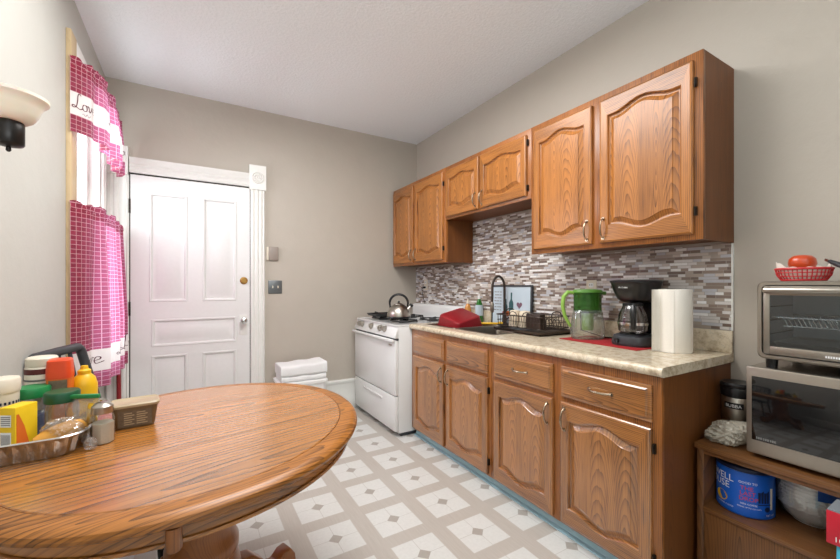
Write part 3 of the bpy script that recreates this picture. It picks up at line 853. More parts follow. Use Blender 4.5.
MB(Matrix.Rotation(-0.75, 4, 'Z')).tube([(-0.10, 0, 0.010), (0, 0, 0.012), (0.05, 0, 0.012)], 0.009, 10).build('brush_handle', 'yellow', sp)
MB(Matrix.Rotation(-0.75, 4, 'Z')).box(0.05, 0.11, -0.022, 0.022, 0.002, 0.026).build('brush_head', 'yellow', sp, bevel=0.006)

# framed print leaning on the tiles
pf = thing('framed_print', 'small dark framed print with blue bottles and hearts behind the dish rack', 'picture', (XR - 0.038, 2.19, ZT + 0.0005))
Mp = Matrix.Rotation(math.radians(2.0), 4, 'Y')
pw, ph = 0.215, 0.318
b = MB(Mp)
for a in ((-pw, -pw + 0.013, 0, ph), (pw - 0.013, pw, 0, ph), (-pw + 0.013, pw - 0.013, 0, 0.013), (-pw + 0.013, pw - 0.013, ph - 0.013, ph)):
    b.box(-0.009, 0.009, a[0], a[1], a[2], a[3])
b.build('picture_frame', 'dark_grey', pf, bevel=0.002)
MB(Mp).box(-0.003, 0.003, -pw + 0.013, pw - 0.013, 0.013, ph - 0.013).build('print_sheet', 'print', pf)
b = MB(Mp)
def bshape(yc, z0, w_, h_, neck):
    return [(-0.0036, yc + s * p, z0 + q) for s, seq in ((1, [(w_, 0), (w_, h_ * 0.5), (neck, h_ * 0.68), (neck, h_)]), (-1, [(neck, h_), (neck, h_ * 0.68), (w_, h_ * 0.5), (w_, 0)])) for p, q in seq]
for yc, z0, w_, h_ in ((-0.005, 0.10, 0.024, 0.16), (0.055, 0.09, 0.020, 0.12)):
    pts = bshape(yc, z0, w_, h_, 0.008)
    b.add(pts, [tuple(range(len(pts)))])
b.build('printed_bottles', 'teal', pf)
b = MB(Mp)
hp = []
for i in range(24):
    a = 2 * PI * i / 24
    hp.append((-0.0036, -0.09 + 0.0018 * 16 * math.sin(a) ** 3, 0.165 + 0.0018 * (13 * math.cos(a) - 5 * math.cos(2 * a) - 2 * math.cos(3 * a) - math.cos(4 * a))))
b.add(hp, [tuple(range(24))])
b.build('printed_heart', 'heart', pf)
b = MB(Mp)
for k in range(7):
    zz = 0.26 - 0.024 * k
    for j in range(3):
        b.box(-0.0036, -0.0031, 0.105 + j * 0.028, 0.105 + j * 0.028 + 0.018 + 0.004 * ((k + j) % 3), zz, zz + 0.006)
b.build('printed_lines', 'ink_grey', pf)
for yc, mt in ((0.03, 'orange2'), (0.07, 'red_plastic')):
    b = MB(Mp); b.disc((-0.0036, yc, 0.095), 0.022, 'x', 16, 0.0005); b.build('printed_fruit', mt, pf)

# dish rack
rk = thing('dish_rack', 'dark wire dish rack with tray holding cups beside the sink', 'dish rack', (1.985, 1.84, ZT + 0.0005))
b = MB()
hx, hy = 0.145, 0.205
b.loft([rloop(-hx, hx, -hy, hy, 0.02, 0.006), rloop(-hx - 0.012, hx + 0.012, -hy - 0.012, hy + 0.012, 0.025, 0.012), rloop(-hx - 0.014, hx + 0.014, -hy - 0.014, hy + 0.014, 0.025, 0.026),
        rloop(-hx - 0.009, hx + 0.009, -hy - 0.009, hy + 0.009, 0.022, 0.026), rloop(-hx - 0.004, hx + 0.004, -hy - 0.004, hy + 0.004, 0.02, 0.014)], (True, True))
b.build('tray', 'rack_metal', rk)
b = MB()
for zz, e, rr in ((0.115, 0, 0.004), (0.04, -0.004, 0.003), (0.078, -0.002, 0.002)):
    b.tube(rloop(-hx - e, hx + e, -hy - e, hy + e, 0.03, zz), rr, 6, True)
for i in range(15):
    yy = -hy + 0.03 + (2 * hy - 0.06) * i / 14
    b.tube([(-hx, yy, 0.115), (-hx + 0.004, yy, 0.04), (0, yy, 0.036), (hx - 0.004, yy, 0.04), (hx, yy, 0.115)], 0.0018, 5)
for i in range(11):
    xx = -hx + 0.03 + (2 * hx - 0.06) * i / 10
    b.tube([(xx, -hy, 0.115), (xx, -hy + 0.003, 0.04)], 0.0018, 5)
    b.tube([(xx, hy, 0.115), (xx, hy - 0.003, 0.04)], 0.0018, 5)
for i in range(9):
    yy = -hy + 0.045 + 0.03 * i
    b.tube([(0.02, yy, 0.036), (0.03, yy + 0.008, 0.085), (0.06, yy + 0.012, 0.098), (0.09, yy + 0.008, 0.085), (0.10, yy, 0.036)], 0.0022, 5)
b.build('wire_basket', 'rack_metal', rk)
for yy in (-0.09, 0.03):
    MB().tube([(-hx, yy - 0.035, 0.115), (-hx, yy - 0.025, 0.135), (-hx, yy, 0.142), (-hx, yy + 0.025, 0.135), (-hx, yy + 0.035, 0.115)], 0.003, 6).build('side_handle', 'rack_metal', rk)
for yy in (hy, -hy):
    MB().tube([(-0.05, yy, 0.115), (-0.035, yy, 0.142), (0, yy, 0.150), (0.035, yy, 0.142), (0.05, yy, 0.115)], 0.0035, 6).build('end_handle', 'rack_metal', rk)
for sx in (-hx, hx):
    for sy in (-hy, hy): MB().sphere((sx * 0.95, sy * 0.95, 0.0065), 0.0065, 10, 6).build('foot', 'rack_metal', rk)
b = MB()
b.box(-hx + 0.010, -hx + 0.060, -hy + 0.012, -hy + 0.130, 0.0385, 0.135)
b.build('cutlery_caddy', 'rack_metal', rk, bevel=0.006)
for k, (px, py, side) in enumerate(((1.905, 1.915, 'farther from'), (1.902, 1.822, 'nearer to'))):
    c = thing('cup', 'ivory cup with grey stripes upside down in the dish rack, %s the green pitcher' % side, 'cup', (px, py, ZT + 0.0400), 0, 'striped cups in the dish rack')
    MB().lathe([(0.042, 0), (0.043, 0.004), (0.036, 0.092), (0.032, 0.104), (0.012, 0.108), (0.002, 0.108)], 24).build('cup_body', 'cup', c)
    b = MB()
    for i in range(16):
        a = 2 * PI * i / 16
        r0, r1 = 0.0432, 0.0372
        d = 0.045
        vs = []
        for r_, z_, aa in ((r0, 0.008, a), (r0, 0.008, a + d * 2), (r1, 0.085, a + d * 2 + 0.18), (r1, 0.085, a + 0.18)):
            vs.append((r_ * math.cos(aa), r_ * math.sin(aa), z_))
        b.add(vs, [(0, 1, 2, 3)])
    b.build('stripes', 'stripe', c)

# red cloth mat
b = MB()
mat_pts = [(1.87, 1.52), (1.855, 1.20), (1.840, 1.045), (2.10, 1.03), (2.135, 1.28), (2.12, 1.50)]
n = 10
for i in range(n):
    pass
b.prism(mat_pts, 'z', ZT + 0.0005, ZT + 0.004)
tag(b.build('dish_mat', 'red_cloth', bevel=0.001), 'red cloth mat on the worktop under the pitcher and coffee maker', 'mat')

# water filter pitcher
pt = thing('water_pitcher', 'green and clear water filter pitcher standing on the red mat', 'pitcher', (2.000, 1.425, ZT + 0.0045), 1.02)
sq = 0.66
MB().lathe([(0.088, 0.0), (0.096, 0.012), (0.100, 0.05), (0.094, 0.10), (0.082, 0.165), (0.078, 0.168)], 32, sx=sq, sy=1.0, caps=(True, False)).build('clear_jug', 'pitcher_clear', pt)
MB().lathe([(0.070, 0.150), (0.080, 0.169), (0.079, 0.20), (0.080, 0.25), (0.084, 0.268)], 32, sx=sq, sy=1.0, caps=(True, False)).build('reservoir', 'pitcher_green', pt)
MB().lathe([(0.086, 0.2685), (0.087, 0.276), (0.078, 0.286), (0.04, 0.290), (0.001, 0.290)], 32, sx=sq, sy=1.0).build('lid', 'lime_dark', pt)
MB().lathe([(0.030, 0.05), (0.032, 0.06), (0.034, 0.14), (0.040, 0.149)], 20).build('filter_cartridge', 'lime', pt)
b = MB()
b.tube([(0, 0.080, 0.268), (0, 0.115, 0.272), (0, 0.140, 0.245), (0, 0.146, 0.19), (0, 0.132, 0.13), (0, 0.108, 0.085), (0, 0.099, 0.070)], 0.010, 10, rs=[0.009, 0.012, 0.012, 0.011, 0.010, 0.009, 0.006])
b.build('handle', 'lime', pt)
b = MB().prism([(-0.02, -0.078), (0.02, -0.078), (0.006, -0.108), (-0.006, -0.108)], 'z', 0.255, 0.276)
b.build('pour_spout', 'lime_dark', pt, bevel=0.004)

# coffee maker
cm = thing('coffee_maker', 'black drip coffee maker with glass carafe beside the paper towels', 'coffee maker', (2.033, 1.150, ZT + 0.0045), 0.0)
b = MB()
b.loft([rloop(-0.125, 0.105, -0.09, 0.09, 0.06, 0.0), rloop(-0.13, 0.105, -0.095, 0.095, 0.065, 0.012), rloop(-0.12, 0.105, -0.088, 0.088, 0.06, 0.048), rloop(-0.105, 0.10, -0.075, 0.075, 0.055, 0.056)])
b.build('base', 'dark_grey', cm)
MB(Matrix.Translation((-0.130, 0.035, 0.026)) @ Matrix.Rotation(-PI / 2, 4, 'Y')).lathe([(0.012, 0), (0.011, 0.008)], 16).build('switch', 'black', cm)
MB().lathe([(0.062, 0.0565), (0.064, 0.061), (0.058, 0.0635), (0.001, 0.0635)], 24, (-0.045, 0, 0)).build('hot_plate', 'black_matte', cm)
MB().box(0.035, 0.105, -0.07, 0.07, 0.0565, 0.2245).build('column', 'black', cm, bevel=0.012)
b = MB()
b.loft([rloop(-0.085, 0.105, -0.058, 0.058, 0.045, 0.225), rloop(-0.108, 0.105, -0.074, 0.074, 0.06, 0.240), rloop(-0.126, 0.106, -0.090, 0.090, 0.07, 0.285), rloop(-0.134, 0.106, -0.098, 0.098, 0.07, 0.322), rloop(-0.140, 0.108, -0.102, 0.102, 0.072, 0.326),
        rloop(-0.140, 0.108, -0.102, 0.102, 0.072, 0.336), rloop(-0.10, 0.09, -0.08, 0.08, 0.05, 0.341)])
b.build('brew_head', 'black', cm, smooth=50)
def onbrew(x, y):
    a = (x) / 0.10
    return (-0.1345 - 0.000 + 0.0 - 0.0012 + 0.4 * x * x, -x, 0.297 + y)
MB().text('Mr. Coffee', 0.011, lambda x, y: (-0.1325, 0.025 - x, 0.297 + y)).build('maker_lettering', 'ink_white', cm)
ca = MB().lathe([(0.054, 0.0), (0.068, 0.010), (0.073, 0.05), (0.067, 0.095), (0.052, 0.13), (0.047, 0.142)], 28, (-0.045, 0, 0.064), caps=(True, False)).build('carafe', 'carafe', cm)
MB().lathe([(0.047, 0.140), (0.049, 0.146), (0.047, 0.154), (0.02, 0.158), (0.001, 0.158)], 24, (-0.045, 0, 0.064)).build('carafe_lid', 'black', ca)
MB().lathe([(0.0729, 0.042), (0.0734, 0.050), (0.0732, 0.056)], 28, (-0.045, 0, 0.064), caps=(False, False)).build('carafe_band', 'chrome', ca)
b = MB(Matrix.Translation((-0.045, 0, 0.064)) @ Matrix.Rotation(0.55, 4, 'Z'))
b.tube([(-0.046, 0, 0.140), (-0.085, 0, 0.138), (-0.100, 0, 0.115), (-0.100, 0, 0.06), (-0.088, 0, 0.028), (-0.071, 0, 0.03)], 0.010, 8, rs=[0.009, 0.012, 0.013, 0.013, 0.011, 0.007])
b.build('carafe_handle', 'black', ca)

# paper towel roll
pr = thing('paper_towel_roll', 'white paper towel roll with a loose sheet at the counter end', 'paper towels', (1.985, 0.945, ZT + 0.0005))
MB().lathe([(0.069, 0), (0.071, 0.004), (0.071, 0.290), (0.069, 0.296), (0.024, 0.296), (0.024, 0.288), (0.02, 0.288)], 40).build('roll', 'paper', pr)
b = MB()
Fv, Rv = Vector((0.514, 0.858)), Vector((0.858, -0.514))
pth = []
for i in range(7):
    a = math.radians(36 + 9 * i)
    pth.append(-Fv * 0.0725 * math.cos(a) - Rv * 0.0725 * math.sin(a))
for i in range(1, 8):
    t = i / 7
    pth.append(pth[6] + (-Rv * 0.046 - Fv * 0.012) * t + Fv * 0.020 * math.sin(t * PI) * 0.8)
lo = [[(p.x, p.y, 0.001 + 0.294 * k / 6) for p in pth] for k in range(7)]
b.loft(lo, closed=False)
b.build('loose_sheet', 'paper', pr, normals=False)

# outlets with plugs and cords
def outlet(y, z, label, plug):
    r = thing('wall_outlet', label, 'outlet', (XR - 0.0095, y, z), 0, 'outlets on the tile backsplash')
    MB().box(-0.006, 0, -0.036, 0.036, -0.058, 0.058).build('cover_plate', 'cream', r, bevel=0.003)
    b = MB()
    for zz in (-0.026, 0.026):
        b.M = Matrix.Translation((-0.0065, 0, zz))
        b.loft([[(0, p, q) for p, q in rrect(-0.017, 0.017, -0.014, 0.014, 0.010)], [(-0.003, p, q) for p, q in rrect(-0.017, 0.017, -0.014, 0.014, 0.010)]])
    b.build('socket', 'white', r)
    b = MB()
    for zz in (-0.026, 0.026):
        for yy in (-0.007, 0.007): b.box(-0.0105, -0.0096, yy - 0.0015, yy + 0.0015, zz - 0.003, zz + 0.007)
    b.build('slots', 'ink_black', r)
    return r
outlet(1.508, 1.205, 'cream wall outlet on the tiles above the green pitcher', True)
outlet(3.475, 1.235, 'cream wall outlet on the tiles behind the stove', True)
def cord(name, label, pts, pl_c):
    r = thing(name, label, 'cord', pl_c)
    MB().box(-0.030, 0.0, -0.012, 0.012, -0.011, 0.011).build('plug', 'black', r, bevel=0.003)
    MB().tube(pts, 0.0035, 6).build('wire', 'black', r, world=True)
xo = XR - 0.0205
cord('power_cord', 'black cord plugged into the outlet behind the pitcher lid', [(xo - 0.028, 1.508, 1.178), (xo - 0.045, 1.51, 1.17), (xo - 0.05, 1.53, 1.13), (xo - 0.03, 1.56, 1.05), (xo - 0.035, 1.55, 0.95), (xo - 0.04, 1.40, 0.923), (xo - 0.02, 1.31, 0.923)], (xo, 1.508, 1.179))
cord('power_cord', 'black cord hanging from the outlet behind the stove', [(xo - 0.028, 3.475, 1.208), (xo - 0.042, 3.475, 1.19), (xo - 0.03, 3.478, 1.12), (xo - 0.012, 3.472, 1.06), (xo + 0.003, 3.47, 1.0), (xo + 0.003, 3.47, 0.86)], (xo, 3.475, 1.209))

# ------------------------------------------------------------------ stove
sx0, sx1, sy0, sy1 = 1.435, 2.125, 2.748, 3.635
st = thing('gas_stove', 'white enamel gas stove between base cabinets and back wall', 'stove', ((sx0 + sx1) / 2, (sy0 + sy1) / 2, 0))
MB().box(sx0 + 0.012, sx1, sy0, sy1, 0.03, 0.895).build('stove_body', 'white_enamel', st, bevel=0.004, world=True)
for xx in (sx0 + 0.06, sx1 - 0.06):
    for yy in (sy0 + 0.05, sy1 - 0.05): MB().lathe([(0.018, 0.0005), (0.018, 0.029)], 12, (xx, yy, 0)).build('foot', 'dark_grey', st, world=True)
MB().box(sx0 + 0.03, sx1 - 0.05, sy0 + 0.004, sy0 + 0.012, 0.006, 0.0295).build('base_rail', 'dark_grey', st, world=True)
b = MB()
b.prism([(sx0 + 0.0115, 0.800), (sx0 - 0.022, 0.800), (sx0 - 0.022, 0.812), (sx0 + 0.0115, 0.902)], 'y', sy0 + 0.002, sy1 - 0.002)
cp = b.build('control_panel', 'white_enamel', st, bevel=0.003, world=True)
nrm = Vector((-0.09, 0, 0.0335)).normalized()
for yy in (3.535, 3.455, 3.245, 3.055, 2.965):
    t = 0.5
    c = Vector((sx0 - 0.005, yy, 0.857)) + nrm * 0.001
    q = nrm.to_track_quat('Z', 'X').to_matrix().to_4x4()
    b = MB(Matrix.Translation(c) @ q)
    b.lathe([(0.030, 0), (0.030, 0.003), (0.024, 0.005), (0.021, 0.022), (0.018, 0.024), (0.001, 0.024)], 20)
    b.box(-0.004, 0.004, -0.02, 0.02, 0.022, 0.032)
    k = b.build('control_knob', 'steel', cp, world=True)
b = MB().box(sx0 - 0.020, sx0 + 0.0115, sy0 + 0.003, sy1 - 0.003, 0.335, 0.783)
od = b.build('oven_door', 'white_enamel', st, bevel=0.008, world=True)
b = MB().box(sx0 - 0.048, sx0 - 0.0202, sy0 + 0.006, sy1 + 0.002, 0.768, 0.792)
b.build('oven_handle', 'white_enamel', od, bevel=0.007, world=True)
MB().box(sx0 - 0.0225, sx0 - 0.0202, sy0 + 0.06, sy0 + 0.115, 0.735, 0.748).build('badge', 'steel', od, world=True)
MB().box(sx0 - 0.004, sx0 + 0.0115, sy0 + 0.001, sy1 - 0.001, 0.784, 0.799).build('vent_gap', 'dark_grey', st, world=True)
b = MB().box(sx0 - 0.020, sx0 + 0.0115, sy0 + 0.003, sy1 - 0.003, 0.045, 0.328)
dw = b.build('broiler_drawer', 'white_enamel', st, bevel=0.008, world=True)
MB().box(sx0 - 0.030, sx0 - 0.0202, sy0 + 0.24, sy1 - 0.24, 0.262, 0.282).build('drawer_handle', 'white_enamel', dw, bevel=0.004, world=True)
b = MB()
b.loft([rloop(sx0 - 0.0, sx1 - 0.05, sy0, sy1, 0.012, 0.8955), rloop(sx0 - 0.0, sx1 - 0.05, sy0, sy1, 0.012, 0.906), rloop(sx0 + 0.02, sx1 - 0.06, sy0 + 0.02, sy1 - 0.02, 0.02, 0.910), rloop(sx0 + 0.035, sx1 - 0.07, sy0 + 0.035, sy1 - 0.035, 0.02, 0.904)])
ct = b.build('cooktop', 'white_enamel', st, world=True)
for bx, by in ((1.625, 2.99), (1.625, 3.39), (1.93, 2.99), (1.93, 3.39)):
    b = MB().lathe([(0.055, 0.9045), (0.055, 0.912), (0.036, 0.914), (0.034, 0.922), (0.001, 0.924)], 22, (bx, by, 0))
    b.build('burner', 'black_matte', ct, world=True)
    b = MB()
    b.tube([(bx + 0.115 * math.cos(2 * PI * i / 28), by + 0.115 * math.sin(2 * PI * i / 28), 0.921) for i in range(28)], 0.007, 6, True)
    for i in range(4):
        a = PI / 4 + i * PI / 2
        b.tube([(bx + 0.122 * math.cos(a), by + 0.122 * math.sin(a), 0.909), (bx + 0.118 * math.cos(a), by + 0.118 * math.sin(a), 0.928), (bx + 0.045 * math.cos(a), by + 0.045 * math.sin(a), 0.930)], 0.006, 6)
    b.build('burner_grate', 'iron', ct, world=True)
b = MB()
b.prism([(sx1 - 0.048, 0.9), (sx1 - 0.044, 1.022), (sx1 - 0.030, 1.040), (sx1 + 0.020, 1.040), (sx1 + 0.024, 1.03), (sx1 + 0.024, 0.9)], 'y', sy0 + 0.004, sy1 - 0.004)
b.build('backguard', 'white_enamel', st, bevel=0.006, world=True)

# kettle
kt = thing('tea_kettle', 'stainless steel tea kettle with black handle on the front burner', 'kettle', (1.608, 3.055, 0.9365), -0.55)
MB().lathe([(0.085, 0), (0.104, 0.006), (0.107, 0.022), (0.098, 0.06), (0.078, 0.095), (0.050, 0.118), (0.040, 0.122)], 36).build('kettle_body', 'steel', kt)
MB().lathe([(0.106, 0.004), (0.110, 0.010), (0.108, 0.018)], 36, caps=(False, False)).build('base_rim', 'black', kt)
ld = MB().lathe([(0.042, 0.1225), (0.041, 0.127), (0.02, 0.134), (0.001, 0.135)], 24).build('lid', 'steel', kt)
MB().sphere((0, 0, 0.144), 0.011, 14, 8).build('lid_knob', 'black', ld)
MB().tube([(0.070, 0, 0.065), (0.096, 0, 0.092), (0.108, 0, 0.108)], 0.02, 14, rs=[0.028, 0.021, 0.017]).build('spout', 'steel', kt)
MB().tube([(0.106, 0, 0.106), (0.120, 0, 0.124)], 0.018, 12, rs=[0.019, 0.017]).build('spout_cap', 'black', kt)
hp = [(-0.075, 0, 0.085)] + [(0.082 * math.cos(a), 0, 0.135 + 0.078 * math.sin(a)) for a in [PI - PI * i / 14 for i in range(15)]] + [(0.075, 0, 0.09)]
MB().tube(hp, 0.010, 10, rs=[0.007, 0.009] + [0.011] * 13 + [0.009, 0.007]).build('handle', 'black', kt)
# griddle on the far burner
gp = thing('griddle_pan', 'flat black griddle pan on the far burner by the back wall', 'pan', (1.615, 3.39, 0.9375))
MB().loft([rloop(-0.115, 0.125, -0.12, 0.12, 0.03, 0.0), rloop(-0.13, 0.14, -0.135, 0.135, 0.035, 0.022), rloop(-0.125, 0.135, -0.13, 0.13, 0.035, 0.022), rloop(-0.11, 0.12, -0.115, 0.115, 0.03, 0.006)]).build('pan', 'iron', gp)
MB().tube([(0.0, 0.135, 0.018), (0.0, 0.16, 0.02), (0.0, 0.19, 0.022)], 0.008, 8).build('handle', 'black', gp)

# ------------------------------------------------------------------ round table
tb = thing('round_table', 'round oak pedestal dining table in the left foreground', 'table', (0.037, 1.527, 0), math.radians(12))
el = math.radians(60.3 - 12)
def ell(rs, z, n=96):
    out = []
    for i in range(n):
        a = 2 * PI * i / n
        u, v = (0.590 + rs) * math.cos(a), (0.527 + rs) * math.sin(a)
        out.append((u * math.cos(el) - v * math.sin(el), u * math.sin(el) + v * math.cos(el), z))
    return out
b = MB()
b.loft([ell(-0.05, 0.713), ell(-0.012, 0.714), ell(-0.003, 0.720), ell(0.0, 0.729), ell(-0.003, 0.738), ell(-0.012, 0.7455), ell(-0.026, 0.7482), ell(-0.060, 0.7492), ell(-0.0625, 0.7470), ell(-0.0625, 0.7165), ell(-0.05, 0.713)], (False, False))
b.build('edge_band', 'table_edge', tb, smooth=30)
b = MB()
b.loft([ell(-0.064, 0.7165), ell(-0.064, 0.7470), ell(-0.0665, 0.7492)], (True, True))
b.build('tabletop', 'table', tb, smooth=30)
b = MB()
b.loft([ell(-0.036, 0.6775), ell(-0.036, 0.7125), ell(-0.060, 0.7125), ell(-0.060, 0.6775)], (False, False)); 
lo = [ell(-0.030, 0.668), ell(-0.030, 0.676), ell(-0.062, 0.676), ell(-0.062, 0.668)]
b.loft(lo + [lo[0]], (False, False))
b.build('apron', 'table', tb, smooth=30)
# leaf seams across the top
for yy in (-0.175, 0.20):
    b = MB().box(-0.44, 0.44, yy - 0.0008, yy + 0.0008, 0.7488, 0.74935)
    b.build('leaf_seam', 'hinge', tb)
b = MB()
rot = math.radians(12)
wx, wy = -0.030 - 0.037, 0.978 - 1.527
px, py = wx * math.cos(rot) + wy * math.sin(rot), -wx * math.sin(rot) + wy * math.cos(rot)
b.lathe([(0.013, 0.660), (0.016, 0.664), (0.0165, 0.7120)], 16, (px, py, 0))
b.build('apron_block', 'table_leg', tb)
b = MB()
b.lathe([(0.10, 0.10), (0.118, 0.13), (0.128, 0.20), (0.118, 0.27), (0.108, 0.30), (0.114, 0.315), (0.114, 0.345), (0.106, 0.36), (0.100, 0.40), (0.108, 0.47), (0.115, 0.52), (0.115, 0.56), (0.104, 0.58), (0.104, 0.667)], 40)
b.build('pedestal', 'table_leg', tb)
MB().box(-0.30, 0.30, -0.06, 0.06, 0.6675, 0.7125).build('support_rail', 'table_leg', tb, bevel=0.004)
for k in range(4):
    a = math.radians(20) + k * PI / 2 - rot
    b = MB(Matrix.Rotation(a, 4, 'Z'))
    side = [(0.09, 0.10), (0.09, 0.20), (0.13, 0.222), (0.17, 0.215), (0.21, 0.175), (0.24, 0.135), (0.265, 0.130), (0.295, 0.155), (0.325, 0.160), (0.345, 0.13), (0.355, 0.06), (0.345, 0.001), (0.28, 0.001), (0.26, 0.03), (0.22, 0.065), (0.16, 0.095)]
    b.prism([(p, q) for p, q in side], 'y', -0.032, 0.032)
    b.build('leg', 'table_leg', tb, bevel=0.008, seg=3)

# ------------------------------------------------------------------ chair behind the table
chd = thing('side_chair', 'black chair against the left wall behind the table', 'chair', (-0.235, 2.135, 0), math.radians(-15))
def arch(x_at, hw, zb, zt, r=0.07):
    pts = [(x_at(zb), -hw, zb), (x_at((zb + zt) / 2), -hw, (zb + zt) / 2), (x_at(zt - r), -hw, zt - r)]
    for i in range(1, 6):
        a = PI - PI / 2 * i / 6
        pts.append((x_at(zt - r + r * math.sin(a)), -hw + r + r * math.cos(a), zt - r + r * math.sin(a)))
    pts2 = [(p[0], -p[1], p[2]) for p in pts[::-1]]
    return pts + [(x_at(zt), 0, zt)] + pts2
xb = lambda z: -0.13 - max(0, z - 0.44) * 0.26
b = MB()
b.tube(arch(xb, 0.165, 0.46, 0.945, 0.03), 0.019, 10)
b.tube([(xb(0.66), -0.165, 0.66), (xb(0.66) - 0.02, 0, 0.66), (xb(0.66), 0.165, 0.66)], 0.014, 8)
b.build('back_frame', 'dark_grey', chd)
for yy in (-0.08, 0.0, 0.08):
    MB().tube([(xb(0.66) - 0.016, yy, 0.66), (xb(0.80) - 0.012, yy, 0.80), (xb(0.93), yy, 0.93)], 0.008, 8).build('back_slat', 'dark_grey', chd)
b = MB()
b.loft([rloop(-0.17, 0.20, -0.185, 0.185, 0.06, 0.425), rloop(-0.185, 0.215, -0.20, 0.20, 0.07, 0.435), rloop(-0.185, 0.215, -0.20, 0.20, 0.07, 0.450), rloop(-0.16, 0.19, -0.175, 0.175, 0.06, 0.458)])
b.build('seat', 'dark_grey', chd)
for ax_, ay_, bx_, by_ in ((-0.15, 0.16, -0.19, 0.175), (-0.15, -0.16, -0.19, -0.175), (0.16, 0.16, 0.19, 0.175), (0.16, -0.16, 0.19, -0.175)):
    MB().tube([(ax_, ay_, 0.4245), (bx_, by_, 0.001)], 0.014, 10, rs=[0.016, 0.012]).build('leg', 'black', chd)

# ------------------------------------------------------------------ things on the table
TZ = 0.7496
fp = thing('foil_pan', 'foil roasting pan full of jars on the oak table', 'pan', (-0.395, 1.62, TZ))
b = MB()
n = 120
def fl(x0, x1, y0, y1, r, z, rip=0.0):
    raw = rrect(x0, x1, y0, y1, r, 12)
    seg = [math.dist(raw[i], raw[(i + 1) % len(raw)]) for i in range(len(raw))]
    tot = sum(seg); base = []; i = 0; acc = 0.0
    for k in range(176):
        d = tot * k / 176
        while acc + seg[i] < d: acc += seg[i]; i += 1
        t = (d - acc) / max(seg[i], 1e-9); p, q = raw[i], raw[(i + 1) % len(raw)]
        base.append((p[0] + (q[0] - p[0]) * t, p[1] + (q[1] - p[1]) * t))
    out = []
    for i, (x, y) in enumerate(base):
        s = rip * math.sin(PI / 2 * i)
        cx, cy = (x0 + x1) / 2, (y0 + y1) / 2
        l = math.hypot(x - cx, y - cy)
        out.append((x + (x - cx) / l * s, y + (y - cy) / l * s, z))
    return out
b.loft([fl(-0.118, 0.108, -0.182, 0.182, 0.05, 0.0004), fl(-0.121, 0.111, -0.185, 0.185, 0.05, 0.004, 0.003), fl(-0.128, 0.130, -0.204, 0.204, 0.06, 0.060, 0.0035), fl(-0.130, 0.138, -0.212, 0.212, 0.065, 0.064),
        fl(-0.131, 0.142, -0.216, 0.216, 0.066, 0.061), fl(-0.130, 0.138, -0.212, 0.212, 0.065, 0.0625), fl(-0.124, 0.118, -0.196, 0.196, 0.06, 0.040, 0.002), fl(-0.115, 0.105, -0.178, 0.178, 0.05, 0.002)], (True, True))
b.build('pan_tray', 'foil', fp, smooth=30)
PZ = TZ + 0.0028

r = thing('condiment_bottle', 'tall pale bottle with cream cap and maroon label at the pan back', 'bottle', (-0.430, 1.770, PZ))
MB().lathe([(0.040, 0), (0.043, 0.008), (0.043, 0.12), (0.043, 0.202), (0.040, 0.206)], 24).build('bottle_body', 'cream', r)
MB().lathe([(0.0435, 0.182), (0.0437, 0.184), (0.0437, 0.198), (0.0435, 0.200)], 24, caps=(False, False)).build('label_band', 'maroon', r)
MB().lathe([(0.0435, 0.160), (0.0437, 0.161), (0.0437, 0.165), (0.0435, 0.166)], 24, caps=(False, False)).build('label_line', 'ink_grey', r)
MB().lathe([(0.040, 0.2065), (0.041, 0.21), (0.041, 0.232), (0.037, 0.236)], 24).build('cap', 'cream', r)

r = thing('spice_shaker', 'orange spice container with wide red orange cap in the foil pan', 'spice jar', (-0.372, 1.715, PZ))
MB().loft([rloop(-0.029, 0.029, -0.029, 0.029, 0.016, 0), rloop(-0.032, 0.032, -0.032, 0.032, 0.016, 0.006), rloop(-0.032, 0.032, -0.032, 0.032, 0.016, 0.17)]).build('container', 'orange2', r)
MB().loft([rloop(-0.033, 0.033, -0.033, 0.033, 0.016, 0.1705), rloop(-0.032, 0.032, -0.032, 0.032, 0.016, 0.20), rloop(-0.030, 0.030, -0.030, 0.030, 0.016, 0.228), rloop(-0.026, 0.026, -0.026, 0.026, 0.016, 0.232)]).build('cap', 'orange', r)
MB().box(-0.022, 0.024, -0.0328, -0.0322, 0.130, 0.166).build('label', 'label_grey', r)

r = thing('mustard_bottle', 'yellow squeeze mustard bottle at the right back of the pan', 'bottle', (-0.318, 1.755, PZ))
MB().lathe([(0.034, 0), (0.037, 0.01), (0.037, 0.13), (0.030, 0.155), (0.018, 0.168)], 24).build('bottle_body', 'yellow', r)
MB().lathe([(0.019, 0.1685), (0.019, 0.180), (0.012, 0.185), (0.010, 0.196), (0.001, 0.197)], 16).build('nozzle', 'yellow', r)

r = thing('lidded_jar', 'clear jar with bright green lid between yellow box and tall bottle', 'jar', (-0.430, 1.672, PZ))
MB().lathe([(0.038, 0), (0.040, 0.006), (0.040, 0.10), (0.034, 0.125)], 24).build('jar_body', 'jar_clear', r)
MB().lathe([(0.036, 0.004), (0.037, 0.07), (0.001, 0.072)], 20).build('contents', 'blue_film', r)
MB().lathe([(0.044, 0.1255), (0.045, 0.13), (0.045, 0.150), (0.042, 0.156), (0.001, 0.157)], 28).build('lid', 'green', r)

r = thing('lidded_jar', 'clear jar with dark green lid just behind the sealed bag', 'jar', (-0.340, 1.590, PZ))
MB().lathe([(0.036, 0), (0.040, 0.006), (0.040, 0.10), (0.036, 0.118)], 24).build('jar_body', 'jar_clear', r)
MB().lathe([(0.034, 0.004), (0.036, 0.05), (0.02, 0.06), (0.001, 0.061)], 20).build('contents', 'tan_lid', r)
MB().lathe([(0.042, 0.1185), (0.043, 0.122), (0.043, 0.146), (0.040, 0.150), (0.001, 0.151)], 28).build('lid', 'green_dark', r)

